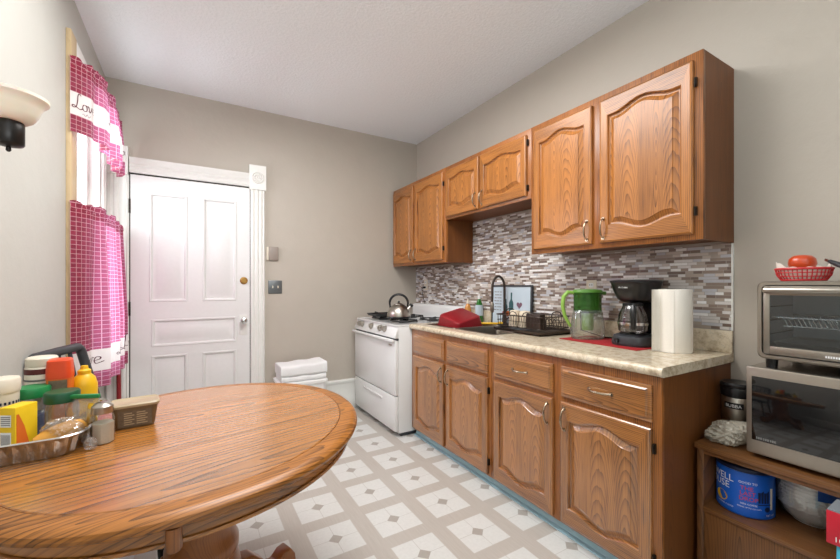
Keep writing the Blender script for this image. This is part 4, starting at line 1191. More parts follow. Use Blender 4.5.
r = thing('lidded_tub', 'short cream tub with dark lettering at the left end of the pan', 'tub', (-0.478, 1.590, PZ))
MB().lathe([(0.036, 0), (0.040, 0.006), (0.042, 0.165)], 24).build('tub_body', 'cream', r)
MB().lathe([(0.044, 0.1655), (0.045, 0.17), (0.045, 0.20), (0.042, 0.205), (0.001, 0.206)], 28).build('lid', 'cream', r)
b = MB()
for k in range(3):
    for i in range(8):
        a = -1.5 + i * 0.22
        b.add([(0.0424 * math.cos(a + e), 0.0424 * math.sin(a + e), 0.10 + 0.016 * k + zz) for e, zz in ((0, 0), (0.12, 0), (0.12, 0.008), (0, 0.008))], [(0, 1, 2, 3)])
b.build('lettering', 'navy', r)

r = thing('snack_box', 'yellow cardboard snack box with bar code standing in the foil pan', 'box', (-0.418, 1.520, PZ), -0.52)
MB().box(-0.022, 0.022, -0.032, 0.032, 0, 0.138).build('carton', 'yellow_card', r, bevel=0.001)
MB().box(-0.017, 0.012, -0.0328, -0.0323, 0.085, 0.118).build('label', 'ink_white', r)
MB().box(-0.017, 0.012, -0.0328, -0.0323, 0.018, 0.070).build('label', 'ink_white', r)
b = MB()
for k in range(9): b.box(-0.015 + 0.0028 * k, -0.0136 + 0.0028 * k, -0.0332, -0.0329, 0.03, 0.064)
b.build('bar_code', 'ink_grey', r)
b = MB()
for k in range(5): b.box(-0.015, 0.010, -0.0332, -0.0329, 0.089 + 0.0055 * k, 0.0915 + 0.0055 * k)
b.build('label_lines', 'ink_grey', r)
MB().prism([(-0.028, 0.010), (0.012, 0.010), (-0.006, 0.080), (-0.022, 0.118), (-0.028, 0.118)], 'x', 0.0222, 0.0227).build('orange_print', 'orange2', r)

b = MB(Matrix.Translation((-0.322, 1.492, PZ + 0.034)) @ Matrix.Rotation(0.35, 4, 'Z') @ Matrix.Rotation(-0.3, 4, 'Y'))
b.lathe([(0.002, -0.062), (0.018, -0.055), (0.028, -0.03), (0.031, 0.0), (0.029, 0.03), (0.02, 0.052), (0.002, 0.062)], 20)
b.v = [tuple(Matrix.Translation((-0.325, 1.500, PZ + 0.042)) @ Matrix.Rotation(0.35, 4, 'Z') @ Matrix.Rotation(PI / 2 - 0.25, 4, 'Y') @ ((Matrix.Translation((-0.322, 1.492, PZ + 0.034)) @ Matrix.Rotation(0.35, 4, 'Z') @ Matrix.Rotation(-0.3, 4, 'Y')).inverted() @ Vector(p))) for p in b.v]
tag(b.build('bread_roll', 'bun'), 'golden bread roll in clear wrap at the front of the foil pan', 'bread')

def crumple(name, label, cat, c, sx, sy, sz, mat, amp, seed, n=40, m=22, zfloor=None, freq=9.0, amp2=0.0, sm=35, tilt=0.0):
    rnd = random.Random(seed)
    ph = [(rnd.uniform(0, 6), rnd.uniform(0, 6), rnd.uniform(0, 6), rnd.uniform(0.6, 1.4)) for _ in range(7)]
    loops = []
    for i in range(m + 1):
        t = PI * i / m
        l = []
        for j in range(n):
            a = 2 * PI * j / n
            d = Vector((math.sin(t) * math.cos(a), math.sin(t) * math.sin(a), -math.cos(t)))
            f = 0
            for k, (p, q, s_, g) in enumerate(ph):
                f += abs(math.sin(d.x * freq * g + p) * math.cos(d.y * freq * g + q) + 0.5 * math.sin(d.z * freq * g * 1.3 + s_)) / 4.5
            rr = 1 + amp * (f - 0.75)
            if amp2:
                rid = 0
                for q in range(6):
                    p, g, s_, h_ = ph[q]
                    rid += (1 - abs(math.sin(d.x * (6 + 3 * q) * math.cos(p) + d.y * (7 + 2 * q) * math.sin(g) + d.z * (9 - q) + s_))) ** 2 / 6
                rr += amp2 * (rid - 0.35)
            z = c[2] + d.z * sz * rr + tilt * d.y * (-1)
            if zfloor is not None: z = max(z, zfloor)
            l.append((c[0] + d.x * sx * rr, c[1] + d.y * sy * rr, z))
        loops.append(l)
    b = MB(); b.loft(loops, (True, True))
    o = b.build(name, mat, smooth=sm)
    return o

# zip bag with a green seal
r = thing('zip_bag', 'clear zip bag with green seal standing at the pan right corner', 'bag', (-0.285, 1.545, PZ), -0.42)
b = MB()
lo = []
for k in range(13):
    t = k / 12
    z = 0.004 + 0.125 * t
    hw = 0.044 + 0.004 * math.sin(t * 9)
    th = 0.026 * (1 - t) ** 0.7 + 0.002
    lp = []
    for i in range(24):
        a = 2 * PI * i / 24
        wv = 1 + 0.16 * math.sin(5 * a + t * 7) * (1 - t)
        lp.append((hw * math.cos(a), th * math.sin(a) * wv + 0.006 * math.sin(t * 8), z))
    lo.append(lp)
b.loft(lo, (True, False))
b.build('bag_film', 'film', r)
MB().box(-0.047, 0.047, -0.003, 0.009, 0.129, 0.141).build('zip_seal', 'green', r, bevel=0.002)
MB().lathe([(0.012, 0.02), (0.013, 0.03), (0.013, 0.10), (0.008, 0.115)], 14, (0.026, 0.002, 0)).build('yellow_packet', 'yellow', r)
o = crumple('plastic_wrap', '', '', (-0.322, 1.502, PZ + 0.052), 0.050, 0.036, 0.036, 'film', 0.2, 5, n=60, m=30, freq=3.0, amp2=0.4, sm=22)
tag(o, 'crumpled clear plastic wrap over the bread roll', 'plastic wrap')
r = thing('glass_shaker', 'small glass shaker with metal lid right of the foil pan', 'shaker', (-0.230, 1.505, TZ))
MB().lathe([(0.028, 0), (0.031, 0.004), (0.030, 0.075), (0.024, 0.09)], 8).build('glass_body', 'glass', r)
MB().lathe([(0.027, 0.002), (0.0285, 0.062), (0.001, 0.064)], 8).build('contents', 'spice', r)
MB().lathe([(0.027, 0.0905), (0.028, 0.094), (0.027, 0.112), (0.016, 0.122), (0.001, 0.123)], 20).build('lid', 'steel', r)
o = crumple('plastic_sleeve', '', '', (-0.2480, 1.4480, TZ + 0.020), 0.016, 0.012, 0.018, 'film', 0.2, 9, amp2=0.5, freq=3.0, sm=22)
tag(o, 'clear crumpled plastic sleeve between foil pan and glass shaker', 'plastic wrap')

r = thing('food_tub', 'tan rectangular plastic tub with lid alone on the table', 'tub', (-0.163, 1.640, TZ), 0.10)
MB().loft([rloop(-0.052, 0.052, -0.036, 0.036, 0.012, 0.0003), rloop(-0.055, 0.055, -0.039, 0.039, 0.014, 0.006), rloop(-0.064, 0.064, -0.047, 0.047, 0.016, 0.072)]).build('tub_body', 'tan_tub', r)
MB().loft([rloop(-0.068, 0.068, -0.051, 0.051, 0.018, 0.0725), rloop(-0.069, 0.069, -0.052, 0.052, 0.018, 0.080), rloop(-0.064, 0.064, -0.047, 0.047, 0.016, 0.084), rloop(-0.058, 0.058, -0.041, 0.041, 0.016, 0.081)]).build('lid', 'tan_lid', r)
b = MB()
sl = lambda x, z: (x, -0.0395 - (z - 0.006) * 0.0080 / 0.066 - 0.0008, z)
b.add([sl(-0.046, 0.008), sl(0.046, 0.008), sl(0.046, 0.062), sl(-0.046, 0.062)], [(0, 1, 2, 3)])
b.build('label', 'label_grey', r)
b = MB()
for xa, xb_ in ((-0.030, -0.002), (0.004, 0.034)):
    for k in range(6):
        z = 0.014 + 0.0075 * k
        p = [sl(xa, z), sl(xb_ - 0.006 * (k % 2), z), sl(xb_ - 0.006 * (k % 2), z + 0.0035), sl(xa, z + 0.0035)]
        b.add([(q[0], q[1] - 0.0006, q[2]) for q in p], [(0, 1, 2, 3)])
b.build('label_lines', 'tan_lid', r)

# ------------------------------------------------------------------ curtains
def stroke_word(word):
    G_ = {
        'L': ([[(0.55, 0.92), (0.42, 1.02), (0.32, 0.85), (0.30, 0.5), (0.22, 0.15), (0.05, 0.02), (-0.06, 0.10), (0.02, 0.18), (0.2, 0.10), (0.45, 0.0), (0.66, 0.10)]], 0.62),
        'o': ([[(0.30, 0.42), (0.12, 0.40), (0.04, 0.20), (0.14, 0.02), (0.32, 0.06), (0.38, 0.25), (0.30, 0.42), (0.46, 0.38)]], 0.42),
        'v': ([[(0.0, 0.36), (0.08, 0.42), (0.16, 0.05), (0.30, 0.25), (0.34, 0.42), (0.46, 0.40)]], 0.42),
        'e': ([[(0.0, 0.2), (0.25, 0.26), (0.28, 0.40), (0.14, 0.42), (0.05, 0.22), (0.14, 0.02), (0.40, 0.14)]], 0.40),
        'i': ([[(0.0, 0.2), (0.12, 0.42), (0.10, 0.08), (0.24, 0.08)], [(0.15, 0.58), (0.17, 0.62)]], 0.24),
        'a': ([[(0.34, 0.38), (0.15, 0.42), (0.04, 0.2), (0.14, 0.02), (0.32, 0.2), (0.36, 0.40), (0.34, 0.06), (0.46, 0.10)]], 0.44),
        'u': ([[(0.0, 0.3), (0.06, 0.42), (0.06, 0.08), (0.2, 0.04), (0.32, 0.4), (0.32, 0.06), (0.44, 0.1)]], 0.42),
        'g': ([[(0.34, 0.38), (0.15, 0.42), (0.04, 0.2), (0.14, 0.02), (0.32, 0.2), (0.36, 0.40), (0.32, -0.25), (0.14, -0.36), (0.06, -0.22), (0.44, 0.1)]], 0.44),
        'h': ([[(0.0, 0.2), (0.18, 0.75), (0.14, 0.95), (0.06, 0.7), (0.06, 0.02), (0.22, 0.38), (0.32, 0.3), (0.32, 0.05), (0.44, 0.1)]], 0.44)}
    x = 0; out = []
    for ch in word:
        st_, adv = G_[ch]
        for s_ in st_: out.append([(x + p[0], p[1]) for p in s_])
        x += adv
    return out, x
def smooth_path(p, k=5):
    out = []
    for i in range(len(p) - 1):
        a = p[max(0, i - 1)]; b_ = p[i]; c = p[i + 1]; d = p[min(len(p) - 1, i + 2)]
        for j in range(k):
            t = j / k
            out.append(tuple(0.5 * (2 * b_[q] + (c[q] - a[q]) * t + (2 * a[q] - 5 * b_[q] + 4 * c[q] - d[q]) * t * t + (3 * b_[q] - a[q] - 3 * c[q] + d[q]) * t ** 3) for q in (0, 1)))
    out.append(p[-1])
    return out

class Curtain:
    def __init__(s, path, L, amp, npl, z0, z1, ph=0.0, flat=0.10):
        s.flat = flat
        s.L, s.amp, s.np, s.z0, s.z1, s.ph = L, amp, npl, z0, z1, ph
        s.P = [Vector(p) for p in smooth_path(path, 8)]
        s.cum = [0.0]
        for a, c in zip(s.P, s.P[1:]): s.cum.append(s.cum[-1] + (c - a).length)
    def base(s, q):
        d = q * s.cum[-1]
        for i in range(len(s.P) - 1):
            if d <= s.cum[i + 1] or i == len(s.P) - 2:
                t = (d - s.cum[i]) / max(1e-6, s.cum[i + 1] - s.cum[i])
                dr = (s.P[i + 1] - s.P[i]).normalized()
                return s.P[i].lerp(s.P[i + 1], t), Vector((dr.y, -dr.x))
    def pt(s, q, z, off=0.0):
        t = (s.z1 - z) / (s.z1 - s.z0)
        amp = s.amp * (0.35 + 0.65 * min(1, max(0, t) * 1.6)) * min(1, 0.06 + max(0, q - s.flat) * 6)
        w_ = math.sin(2 * PI * s.np * q + s.ph + 0.5 * math.sin(2 * PI * q * 1.3)) + 0.3 * math.sin(2 * PI * s.np * 2.3 * q + 1.0)
        b_, nv = s.base(q)
        s.nv = nv
        b_ = b_ + nv * (amp * w_ + off)
        return (b_.x, b_.y, z)
    def sheet(s, za, zb, name, mat, parent, nq=120, nz=16, jag=0.0, wav=0.0):
        me_v = []; fs = []; uv = []
        for k in range(nz + 1):
            for i in range(nq + 1):
                q = i / nq
                z = za + (zb - za) * k / nz
                p = list(s.pt(q, z))
                if k == nz and jag: p[2] += jag * math.sin(q * 75) * 0.5 + jag * math.sin(q * 41 + 1) * 0.5
                if wav:
                    g = wav * math.sin(q * 2 * PI * 16 + k) * (0.4 + 0.6 * k / nz)
                    p[0] += s.nv.x * g; p[1] += s.nv.y * g
                me_v.append(tuple(p)); uv.append((q * s.L, z))
        W = nq + 1
        for k in range(nz):
            for i in range(nq): fs.append((k * W + i, k * W + i + 1, (k + 1) * W + i + 1, (k + 1) * W + i))
        off = parent.location
        me = bpy.data.meshes.new(name)
        me.from_pydata([tuple(Vector(p) - off) for p in me_v], [], fs)
        ul = me.uv_layers.new(name='UVMap')
        for li, lp in enumerate(me.loops): ul.data[li].uv = uv[lp.vertex_index]
        me.materials.append(M[mat])
        me.polygons.foreach_set('use_smooth', [True] * len(me.polygons))
        o = bpy.data.objects.new(name, me); COL.objects.link(o); o.parent = parent
        return o
    def words(s, items, name, parent, wdt=0.0046):
        for word, q0, z0, size in items:
            mb = MB()
            st_, adv = stroke_word(word) if word[0] != '~' else ([[(0.12 * i, 0.10 * math.sin(i * 2.1) + 0.05 * math.sin(i * 3.7)) for i in range(int(word[1:]))]], 0)
            for stx in st_:
                P = smooth_path(stx)
                Lr = []
                for i, p in enumerate(P):
                    a = P[max(0, i - 1)]; c = P[min(len(P) - 1, i + 1)]
                    dx, dz = c[0] - a[0], c[1] - a[1]; l = math.hypot(dx, dz) or 1
                    nx, nz_ = -dz / l, dx / l
                    ww = wdt * (0.55 + 0.45 * abs(dz / l)) / 2
                    if word[0] == '~': ww *= 0.5
                    Lr.append((p[0] * size + nx * ww, p[1] * size + nz_ * ww)); Lr.append((p[0] * size - nx * ww, p[1] * size - nz_ * ww))
                vs = [s.pt(q0 + x / s.L, z0 + z, 0.0025) for x, z in Lr]
                mb.add(vs, [(2 * i, 2 * i + 1, 2 * i + 3, 2 * i + 2) for i in range(len(P) - 1)])
            mb.build(name, 'ink_wine', parent, world=True, normals=False)

va = thing('curtain_valance', 'short red plaid valance with white word band at the window top', 'curtain', (-0.50, 3.1, 2.40), 0, 'plaid window curtains')
CPATH = [(-0.530, 2.612), (-0.487, 2.650), (-0.448, 2.705), (-0.428, 2.85), (-0.424, 3.05), (-0.430, 3.30), (-0.438, 3.56)]
cv = Curtain(CPATH, 1.15, 0.034, 4.5, 2.03, 2.41, 0.4)
cv.sheet(2.372, 2.412, 'header_ruffle', 'plaid_dark', va, jag=0.008, wav=0.007, nz=4)
cv.sheet(2.335, 2.372, 'rod_pocket', 'plaid_dark', va, nz=3)
cv.sheet(2.232, 2.335, 'plaid_top', 'plaid', va)
cv.sheet(2.115, 2.232, 'word_band', 'curtain_white', va)
cv.sheet(2.025, 2.115, 'plaid_hem', 'plaid', va)
cv.words([('Love', 0.012, 2.150, 0.078), ('~8', 0.055, 2.130, 0.06), ('Live', 0.26, 2.158, 0.070), ('Laugh', 0.52, 2.158, 0.070), ('Love', 0.82, 2.158, 0.070)], 'lettering', va)
MB().tube([(XL + 0.023, 2.640, 2.353), (-0.49, 2.672, 2.353), (-0.462, 2.72, 2.353), (-0.445, 2.85, 2.353), (-0.45, 3.55, 2.353), (XL + 0.031, 3.575, 2.353)], 0.005, 8).build('curtain_rod', 'white', va, world=True)

cc = thing('cafe_curtain', 'long pink plaid curtain with white word band over the lower window', 'curtain', (-0.50, 3.1, 1.62), 0, 'plaid window curtains')
cl = Curtain(CPATH[:-1] + [(-0.436, 3.60)], 1.2, 0.036, 4.5, 0.64, 1.66, 1.2, 0.02)
cl.sheet(1.622, 1.664, 'header_ruffle', 'plaid_dark', cc, jag=0.008, wav=0.007, nz=4)
cl.sheet(1.590, 1.622, 'rod_pocket', 'plaid_dark', cc, nz=3)
cl.sheet(0.875, 1.590, 'plaid_body', 'plaid', cc, nz=30)
cl.sheet(0.755, 0.875, 'word_band', 'curtain_white', cc)
cl.sheet(0.665, 0.755, 'plaid_hem', 'plaid', cc)
cl.words([('Live', 0.055, 0.795, 0.09), ('~9', 0.09, 0.772, 0.06), ('Laugh', 0.23, 0.795, 0.085), ('~9', 0.27, 0.772, 0.06), ('Love', 0.46, 0.795, 0.085), ('Live', 0.66, 0.795, 0.085), ('Live', 0.84, 0.795, 0.085)], 'lettering', cc)
MB().tube([(XL + 0.023, 2.640, 1.606), (-0.49, 2.672, 1.606), (-0.462, 2.72, 1.606), (-0.445, 2.85, 1.606), (-0.45, 3.55, 1.606), (XL + 0.031, 3.58, 1.606)], 0.005, 8).build('curtain_rod', 'white', cc, world=True)

b = MB().tube([(-0.455, 3.625, 0.001), (-0.463, 3.630, 0.9)], 0.014, 10)
tag(b.build('pole', 'red_plastic'), 'red pole standing under the curtain beside the white door', 'pole')

# ------------------------------------------------------------------ wall things
sc = thing('wall_sconce', 'cream glass wall sconce with dark base on the left wall', 'lamp', (-0.424, 1.470, 1.609))
MB(Matrix.Translation((-0.1275, 0, 0.02)) @ Matrix.Rotation(PI / 2, 4, 'Y')).lathe([(0.055, 0), (0.055, 0.012), (0.045, 0.02), (0.001, 0.022)], 24).build('wall_plate', 'bronze', sc)
MB().tube([(-0.108, 0, 0.02), (-0.05, 0, 0.014), (-0.02, 0, 0.02)], 0.010, 10).build('arm', 'bronze', sc)
MB().lathe([(0.012, -0.002), (0.029, 0.002), (0.032, 0.006), (0.032, 0.062), (0.030, 0.065)], 28).build('socket_cup', 'bronze', sc)
MB().lathe([(0.003, -0.016), (0.006, -0.012), (0.005, -0.0025)], 10).build('finial', 'bronze', sc)
MB().lathe([(0.028, 0.0655), (0.038, 0.066), (0.050, 0.074), (0.059, 0.088), (0.066, 0.108), (0.071, 0.120), (0.078, 0.126), (0.082, 0.130), (0.082, 0.138), (0.077, 0.139), (0.068, 0.126), (0.062, 0.108), (0.054, 0.088), (0.040, 0.074), (0.001, 0.072)], 40).build('glass_shade', 'shade', sc)

r = thing('thermostat', 'small taupe thermostat box on the wall right of the door', 'thermostat', (0.648, YB, 1.52))
MB().box(-0.040, 0.044, -0.024, -0.0005, -0.06, 0.06).build('housing', 'taupe_plastic', r, bevel=0.004)
MB().box(-0.058, -0.0405, -0.016, -0.0005, -0.062, 0.058).build('side_plate', 'cream', r, bevel=0.002)
r = thing('light_switch', 'pewter double switch plate on the wall below the thermostat', 'switch', (0.666, YB, 1.215))
MB().box(-0.060, 0.060, -0.007, -0.0005, -0.060, 0.060).build('switch_plate', 'switch_metal', r, bevel=0.003)
for xx in (-0.023, 0.023):
    MB().box(xx - 0.005, xx + 0.005, -0.018, -0.0072, -0.010, 0.012).build('toggle', 'cream', r, bevel=0.002)

bn = thing('waste_bin', 'white plastic bin against the back wall behind the table', 'bin', (0.845, 3.49, 0))
MB().loft([rloop(-0.16, 0.16, -0.13, 0.13, 0.04, 0.001), rloop(-0.20, 0.20, -0.16, 0.16, 0.05, 0.375), rloop(-0.21, 0.21, -0.17, 0.17, 0.05, 0.38), rloop(-0.21, 0.21, -0.17, 0.17, 0.05, 0.40), rloop(-0.19, 0.19, -0.15, 0.15, 0.05, 0.407)]).build('bin_body', 'white', bn)
tw = thing('folded_towel', 'white folded towel lying on the white bin by the back wall', 'towel', (0.845, 3.47, 0.4075))
for k, (z0, z1, e) in enumerate(((0.0005, 0.05, 0.0), (0.0505, 0.135, 0.006))):
    b = MB()
    lo = []
    for i in range(17):
        x = -0.190 - e + (0.38 + 2 * e) * i / 16
        bow = 0.005 * math.sin(i * 0.9 + k)
        hgt = (z1 - z0) + (0.014 * (i / 16) if k else 0)
        cs = rrect(-0.13 - e, 0.12 + e, z0, z0 + hgt + bow * 0.5, min(0.022, hgt / 2.2), 4)
        lo.append([(x, y + bow, max(z, z0)) for y, z in cs])
    b.loft(lo)
    b.build('towel_fold', 'towel', tw, smooth=60)

# ------------------------------------------------------------------ cart and things on it
KX, KY0, KY1, KZ = 1.785, -0.12, 0.772, 0.588
ck = thing('microwave_cart', 'brown wood grain cart under the microwave against the right wall', 'cart', ((KX + 2.15) / 2, 0.33, 0))
KB = 2.15
MB().box(KX - 0.012, KB, KY0, KY1, KZ - 0.022, KZ).build('cart_top', 'cart', ck, bevel=0.003, world=True)
for ya in (KY1 - 0.028, KY0 + 0.004): MB().box(KX + 0.004, KB, ya, ya + 0.024, 0.001, KZ - 0.0225).build('side_panel', 'cart_v', ck, bevel=0.002, world=True)
MB().box(KX, KX + 0.018, KY0 + 0.0285, KY1 - 0.0285, KZ - 0.041, KZ - 0.0240).build('front_rail', 'cart', ck, bevel=0.002, world=True)
SH = 0.336
MB().box(KX - 0.004, KB - 0.012, KY0 + 0.0285, KY1 - 0.0285, SH - 0.020, SH).build('shelf', 'cart', ck, bevel=0.002, world=True)
MB().box(KB - 0.011, KB - 0.001, KY0 + 0.0285, KY1 - 0.0285, 0.02, KZ - 0.0225).build('back_panel', 'cart', ck, world=True)
for ya, yb_ in ((0.318, KY1 - 0.030), (KY0 + 0.030, 0.312)):
    MB().box(KX + 0.002, KX + 0.018, ya, yb_, 0.06, SH - 0.0215).build('cart_door', 'cart_v', ck, bevel=0.002, world=True)

mw = thing('microwave', 'stainless steel microwave with black glass door on the brown cart', 'microwave', (1.97, 0.345, KZ + 0.0005))
mx0, mx1, my0, my1, mz0, mz1 = 1.800, 2.135, 0.075, 0.610, KZ + 0.018, 0.926
for xx in (mx0 + 0.05, mx1 - 0.05):
    for yy in (my0 + 0.05, my1 - 0.05): MB().lathe([(0.014, KZ + 0.0006), (0.016, mz0 - 0.0002)], 12, (xx, yy, 0)).build('foot', 'black', mw, world=True)
MB().box(mx0 + 0.022, mx1, my0 + 0.002, my1 - 0.002, mz0, mz1).build('casing', 'oven_steel', mw, bevel=0.004, world=True)
dm = MB().box(mx0, mx0 + 0.0215, my0, my1, mz0 - 0.002, mz1 + 0.001).build('door', 'oven_steel', mw, bevel=0.006, world=True)
MB().box(mx0 - 0.0018, mx0 - 0.0002, my0 + 0.02, my1 - 0.018, mz0 + 0.050, mz1 - 0.034).build('door_glass', 'mw_glass', dm, bevel=0.0006, world=True)
b = MB()
for k in range(9): b.box(mx0 - 0.0024, mx0 - 0.0019, 0.575 - 0.0066 * k, 0.5785 - 0.0066 * k + (0.0014 if k % 3 else 0), mz0 + 0.056, mz0 + 0.064)
b.build('lettering', 'ink_grey', dm, world=True)

# toaster oven
to = thing('toaster_oven', 'stainless toaster oven with glass door stacked on the microwave', 'toaster oven', (1.96, 0.33, mz1 + 0.0015))
ox0, ox1, oy0, oy1, oz0, oz1 = 1.800, 2.120, 0.10, 0.578, 0.962, 1.244
for xx in (ox0 + 0.03, ox1 - 0.03):
    for yy in (oy0 + 0.04, oy1 - 0.035): MB().lathe([(0.016, mz1 + 0.0017), (0.018, oz0 - 0.0004)], 14, (xx, yy, 0)).build('foot', 'black', to, world=True)
def yzloop(x, y0, y1, z0, z1, r): return [(x, p, q) for p, q in rrect(y0, y1, z0, z1, r, 6)]
b = MB()
b.loft([yzloop(ox1, oy0, oy1, oz0, oz1, 0.022), yzloop(ox0 + 0.006, oy0, oy1, oz0, oz1, 0.022), yzloop(ox0, oy0 + 0.005, oy1 - 0.005, oz0 + 0.005, oz1 - 0.005, 0.02),
        yzloop(ox0, oy0 + 0.014, oy1 - 0.014, oz0 + 0.014, oz1 - 0.014, 0.016), yzloop(ox0 + 0.012, oy0 + 0.016, oy1 - 0.016, oz0 + 0.016, oz1 - 0.016, 0.014)], (True, False))
b.build('casing', 'oven_steel', to, world=True, smooth=35)
b = MB()
iy0, iy1, iz0, iz1 = oy0 + 0.0165, oy1 - 0.0165, oz0 + 0.0165, oz1 - 0.0165
b.loft([yzloop(ox0 + 0.0125, iy0, iy1, iz0, iz1, 0.012), yzloop(ox1 - 0.02, iy0 + 0.004, iy1 - 0.004, iz0 + 0.004, iz1 - 0.004, 0.02)], (False, True))
b.build('oven_cavity', 'cavity', to, world=True)
b = MB()
wy0, wy1, wz0, wz1 = iy0 + 0.14, iy1 - 0.020, iz0 + 0.030, iz1 - 0.034
for a in ((iy0 + 0.002, wy0, iz0 + 0.002, iz1 - 0.002), (wy1, iy1 - 0.002, iz0 + 0.002, iz1 - 0.002), (wy0, wy1, iz0 + 0.002, wz0), (wy0, wy1, wz1, iz1 - 0.002)):
    b.box(ox0 + 0.002, ox0 + 0.012, a[0], a[1], a[2], a[3])
do = b.build('door', 'oven_steel', to, bevel=0.0015, world=True)
MB().box(ox0 + 0.005, ox0 + 0.009, wy0 + 0.0003, wy1 - 0.0003, wz0 + 0.0003, wz1 - 0.0003).build('door_glass', 'oven_glass', do, world=True)
MB().box(ox0 - 0.022, ox0 - 0.0002, iy0 + 0.01, iy1 - 0.003, iz1 - 0.026, iz1 - 0.006).build('door_handle', 'steel', do, bevel=0.008, seg=3, world=True)
b = MB()
for k in range(10): b.box(ox0 + 0.0013, ox0 + 0.0018, 0.395 - 0.006 * k, 0.399 - 0.006 * k, iz0 + 0.010, iz0 + 0.017)
b.build('lettering', 'ink_white', do, world=True)
b = MB()
za = iz0 + 0.135
for k in range(26):
    yy = iy1 - 0.05 - 0.0125 * k
    b.tube([(ox0 + 0.03, yy, za), (ox0 + 0.032, yy - 0.012, za - 0.03), (ox1 - 0.05, yy - 0.012, za - 0.03), (ox1 - 0.05, yy, za)], 0.0016, 4)
b.tube([(ox0 + 0.03, iy1 - 0.012, za), (ox0 + 0.03, iy0 + 0.02, za)], 0.003, 6).tube([(ox0 + 0.032, iy1 - 0.05, za - 0.03), (ox0 + 0.032, iy0 + 0.02, za - 0.03)], 0.002, 6)
b.tube([(ox1 - 0.05, iy1 - 0.012, za), (ox1 - 0.05, iy0 + 0.02, za)], 0.003, 6)
b.build('oven_rack', 'chrome', to, world=True)
b = MB().loft([rloop(ox0 + 0.03, ox1 - 0.04, iy0 + 0.03, iy1 - 0.03, 0.012, iz0 + 0.032), rloop(ox0 + 0.022, ox1 - 0.035, iy0 + 0.02, iy1 - 0.022, 0.014, iz0 + 0.046), rloop(ox0 + 0.028, ox1 - 0.042, iy0 + 0.03, iy1 - 0.032, 0.012, iz0 + 0.036)])
b.build('baking_tray', 'steel', to, world=True)
b = MB()
for zz in (0.07, 0.12, 0.17):
    b.box(ox0 + 0.03, ox1 - 0.05, iy1 - 0.012, iy1 - 0.006, iz0 + zz, iz0 + zz + 0.004)
b.build('rack_guides', 'hinge', to, world=True)
MB().tube([(ox0 + 0.10, iy1 - 0.02, iz0 + 0.02), (ox0 + 0.10, iy0 + 0.02, iz0 + 0.02)], 0.004, 8).build('heating_element', 'steel', to, world=True)

# red basket with liner and tomato
bk = thing('food_basket', 'red plastic lattice basket on top of the toaster oven', 'basket', (1.960, 0.492, oz1 + 0.0005))
def ring(rx, ry, z, n=40): return [(rx * math.cos(2 * PI * i / n), ry * math.sin(2 * PI * i / n), z) for i in range(n)]
b = MB()
b.tube(ring(0.066, 0.078, 0.046), 0.0042, 8, True).tube(ring(0.064, 0.076, 0.032), 0.0022, 6, True).tube(ring(0.058, 0.070, 0.018), 0.0022, 6, True).tube(ring(0.050, 0.062, 0.005), 0.003, 6, True)
for i in range(36):
    a = 2 * PI * i / 36
    b.tube([(0.050 * math.cos(a), 0.062 * math.sin(a), 0.005), (0.061 * math.cos(a), 0.073 * math.sin(a), 0.022), (0.066 * math.cos(a), 0.078 * math.sin(a), 0.046)], 0.0019, 5)
b.lathe([(0.050, 0.001), (0.050, 0.004)], 40, sx=1, sy=0.062 / 0.050)
b.build('lattice', 'basket_red', bk)
b = MB()
def liner(prof):
    lo = []
    for rr, z in prof:
        lp = []
        for i in range(72):
            a = 2 * PI * i / 72
            zz = z
            if z > 0.05:
                pk = max(0, math.cos(a - 2.0)) ** 6 + max(0, math.cos(a - 0.2)) ** 8 + 0.9 * max(0, math.cos(a + 1.2)) ** 10
                zz = z - 0.006 + 0.024 * pk + 0.003 * math.sin(11 * a)
            lp.append((rr * math.cos(a), rr * 1.2 * math.sin(a), zz))
        lo.append(lp)
    b.loft(lo, (False, False))
liner([(0.047, 0.008), (0.055, 0.020), (0.060, 0.034), (0.0615, 0.046), (0.063, 0.056)])
liner([(0.002, 0.031), (0.030, 0.030), (0.058, 0.031)])
tag(b.build('paper_liner', 'paper', None, smooth=60), 'crinkled white paper liner inside the red basket', 'paper')
bpy.data.objects['paper_liner'].location = bk.location
tm = thing('tomato', 'orange red tomato sitting in the red basket', 'tomato', (1.958, 0.495, oz1 + 0.0320))
MB().lathe([(0.002, 0.0), (0.020, 0.003), (0.034, 0.015), (0.040, 0.034), (0.037, 0.052), (0.026, 0.063), (0.012, 0.066), (0.002, 0.0645)], 32, fn=lambda a, z: 1 + 0.02 * math.cos(5 * a)).build('tomato_flesh', 'tomato', tm)
b = MB()
for k in range(5):
    a = 2 * PI * k / 5
    b.add([(0.003 * math.cos(a + 1.5), 0.003 * math.sin(a + 1.5), 0.0645), (0.003 * math.cos(a - 1.5), 0.003 * math.sin(a - 1.5), 0.0645), (0.015 * math.cos(a), 0.015 * math.sin(a), 0.065)], [(0, 1, 2)])
b.build('stem', 'green_dark', tm, normals=False)
kn = thing('kitchen_utensil', 'grey handled utensil lying across the near end of the basket', 'utensil', (1.945, 0.405, oz1 + 0.060), 0.9)
MB(Matrix.Rotation(-0.42, 4, 'Y')).tube([(-0.045, 0, 0), (-0.01, 0, 0.002), (0.025, 0, 0.001)], 0.007, 10, rs=[0.005, 0.009, 0.007]).build('grip', 'dark_grey', kn)
MB(Matrix.Rotation(-0.42, 4, 'Y')).box(0.0255, 0.045, -0.001, 0.001, -0.004, 0.005).build('blade', 'steel', kn)
wb = thing('wooden_bowl', 'brown wooden bowl beside the red basket at the frame edge', 'bowl', (1.95, 0.305, oz1 + 0.0005))
MB().lathe([(0.035, 0), (0.04, 0.004), (0.070, 0.022), (0.083, 0.042), (0.084, 0.046), (0.080, 0.046), (0.066, 0.026), (0.035, 0.010), (0.001, 0.009)], 36).build('bowl', 'wood_bowl', wb)

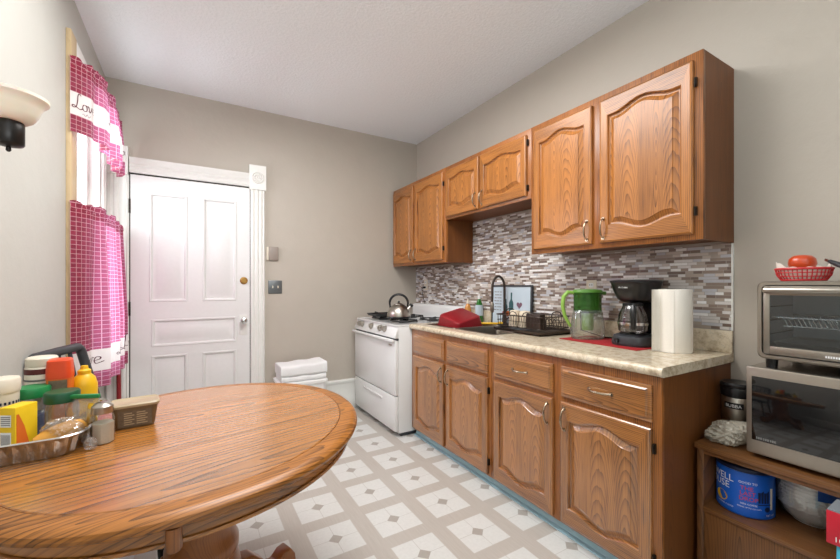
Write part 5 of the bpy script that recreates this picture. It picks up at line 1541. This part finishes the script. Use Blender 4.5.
# insulated mug, bread bag, cord behind the microwave
mg = thing('insulated_mug', 'steel insulated mug with black lid beside the microwave', 'mug', (2.045, 0.722, KZ + 0.0005))
MB().lathe([(0.050, 0), (0.054, 0.006), (0.056, 0.155), (0.052, 0.16)], 32).build('mug_body', 'steel', mg)
MB().lathe([(0.056, 0.1605), (0.060, 0.165), (0.060, 0.192), (0.056, 0.2), (0.062, 0.203), (0.062, 0.214), (0.056, 0.220), (0.030, 0.218), (0.001, 0.218)], 32).build('lid', 'black', mg)
ca0 = math.atan2(-0.70, -2.055)
def cylmap(r_, zc, a0): return lambda x, y: (r_ * math.cos(a0 + x / r_), r_ * math.sin(a0 + x / r_), zc + y)
b = MB()
lb = [cylmap(0.0567, 0.125, ca0 - 0.25)(x, y) for x, y in [(-0.036 + 0.072 * i / 10, -0.012) for i in range(11)]]
lt = [cylmap(0.0567, 0.125, ca0 - 0.25)(x, y) for x, y in [(-0.036 + 0.072 * i / 10, 0.014) for i in range(11)]]
b.loft([lb, lt], closed=False)
lbl = b.build('label', 'black', mg, normals=False)
MB().text('BUBBA', 0.019, cylmap(0.0572, 0.119, ca0 - 0.25), align='CENTER').build('lettering', 'ink_white', lbl, normals=False)
o = crumple('bread_bag', '', '', (1.895, 0.690, KZ + 0.040), 0.085, 0.084, 0.050, 'bag', 0.16, 21, zfloor=KZ + 0.001, n=90, m=48, freq=3.0, amp2=0.42, sm=22, tilt=0.020)
tag(o, 'crumpled milky plastic food bag on the cart corner beside the microwave', 'bag')
b = MB().tube([(2.150, 0.640, 0.60), (2.148, 0.655, 0.78), (2.145, 0.648, 0.86), (2.135, 0.640, 0.90), (2.145, 0.63, 0.945), (2.155, 0.60, 0.97)], 0.006, 8)
tag(b.build('appliance_cord', 'maroon'), 'dark reddish cord against the wall behind the microwave', 'cord')

# coffee canister
cn = thing('coffee_canister', 'blue plastic coffee canister on the cart shelf', 'canister', (1.915, 0.652, SH + 0.0005))
CR = 0.091
MB().lathe([(CR - 0.006, 0), (CR, 0.006), (CR, 0.164), (CR - 0.004, 0.170)], 48).build('canister_body', 'blue', cn)
MB().lathe([(CR - 0.002, 0.1705), (CR + 0.002, 0.173), (CR + 0.002, 0.186), (CR - 0.004, 0.191), (0.001, 0.190)], 48).build('lid', 'navy', cn)
ca1 = math.atan2(-0.652, -1.915)
def can(a_off, zc): return cylmap(CR + 0.0006, zc, ca1 + a_off)
for txt, sz, ao, zc, mt in (('MAXWELL', 0.036, -1.30, 0.124, 'ink_white'), ('HOUSE', 0.036, -1.16, 0.094, 'ink_white'), ('GOOD TO', 0.012, 0.10, 0.130, 'ink_white'),
                            ('THE', 0.022, 0.06, 0.106, 'ink_red'), ('LAST', 0.022, 0.09, 0.086, 'ink_red'), ('DROP', 0.022, 0.12, 0.066, 'ink_red'),
                            ('100% COFFEE', 0.009, 0.12, 0.050, 'ink_white'), ('MAKES UP TO 210 CUPS', 0.007, 0.15, 0.038, 'ink_white'), ('NET WT', 0.010, 0.95, 0.016, 'ink_white'), ('GROUND COFFEE', 0.008, -0.75, 0.024, 'ink_white')):
    MB().text(txt, sz, can(ao, zc), align='CENTER').build('lettering', mt, cn, normals=False)
def patch(name, mat, a_off, zc, pts):
    b = MB()
    fn = can(a_off, zc)
    W = max(p[0] for p in pts); n_ = 10
    b.add([fn(p[0], p[1]) for p in pts], [tuple(range(len(pts)))])
    return b.build(name, mat, cn, normals=False)
patch('gold_cup_print', 'yellow', -0.90, 0.055, [(0.026 * math.cos(2 * PI * i / 20), 0.020 * math.sin(2 * PI * i / 20)) for i in range(20)])
b = MB(); fn = can(0.66, 0.03)
for q in range(4):
    x0 = -0.02 + 0.010 * q
    b.add([fn(x0, 0.035), fn(x0 + 0.0075, 0.035), fn(x0 + 0.0085, 0.075 + 0.008 * (q % 2)), fn(x0 - 0.001, 0.075)], [(0, 1, 2, 3)])
for q in range(8): b.add([fn(-0.022 + 0.006 * q, 0.027), fn(-0.016 + 0.006 * q, 0.027), fn(-0.016 + 0.006 * q, 0.031), fn(-0.022 + 0.006 * q, 0.031)], [(0, 1, 2, 3)])
b.add([fn(0.010 * math.cos(2 * PI * i / 16) + 0.012, 0.012 + 0.010 * math.sin(2 * PI * i / 16)) for i in range(16)], [tuple(range(16))])
b.build('dark_print', 'navy', cn, normals=False)
patch('pale_strip', 'cream', 0.92, 0.03, [(0, 0.01), (0.012, 0.01), (0.012, 0.09), (0, 0.09)])

# wrapped paper bowls
pb = thing('paper_bowls', 'plastic wrapped stack of white paper bowls beside the blue canister', 'paper bowls', (2.022, 0.484, SH + 0.0005))
prof = [(0.045, 0.0), (0.055, 0.003), (0.076, 0.028), (0.088, 0.056)]
for k in range(8):
    z = 0.060 + 0.0135 * k
    prof += [(0.090 + 0.0008 * k, z), (0.100, z + 0.005), (0.095, z + 0.009)]
prof += [(0.075, 0.170), (0.001, 0.171)]
MB().lathe(prof, 96, fn=lambda a, z: 1 + (0.03 * math.sin(24 * a + z * 60) if z > 0.02 else 0)).build('bowl_stack', 'white', pb, smooth=25)
MB().lathe([(0.050, 0.001), (0.084, 0.026), (0.098, 0.056), (0.104, 0.070), (0.105, 0.11), (0.101, 0.172), (0.06, 0.178), (0.001, 0.177)], 60, fn=lambda a, z: 1 + 0.02 * math.sin(9 * a + z * 60)).build('wrapper', 'film', pb, smooth=25)
b = MB()
for i in range(14):
    a0 = ca1 + 0.05 + i * 0.05
    b.add([(0.1078 * math.cos(a), 0.1078 * math.sin(a), zz) for a, zz in ((a0, 0.122), (a0 + 0.05, 0.122), (a0 + 0.05, 0.165), (a0, 0.165))], [(0, 1, 2, 3)])
b.build('wrapper_label', 'blue_film', pb, normals=False)

# boxes at the right frame edge
r = thing('tall_box', 'light blue cardboard box standing on the floor before the cart', 'box', (1.725, 0.24, 0))
MB().box(-0.048, 0.045, -0.14, 0.108, 0.001, 0.443).build('carton', 'cyan', r, bevel=0.002)
r = thing('red_box', 'red cardboard box lying on the light blue box', 'box', (1.725, 0.25, 0.4435))
MB().box(-0.056, 0.048, -0.14, 0.118, 0.0005, 0.100).build('carton', 'red_card', r, bevel=0.002)
MB().box(-0.054, 0.046, -0.138, 0.116, 0.1003, 0.104).build('box_top', 'grey_card', r)
b = MB()
b.text('10', 0.022, lambda x, y: (-0.0566, 0.102 - x, 0.012 + y)).text('HANDI', 0.016, lambda x, y: (-0.0566, 0.078 - x, 0.058 + y))
b.build('lettering', 'ink_white', r, normals=False)
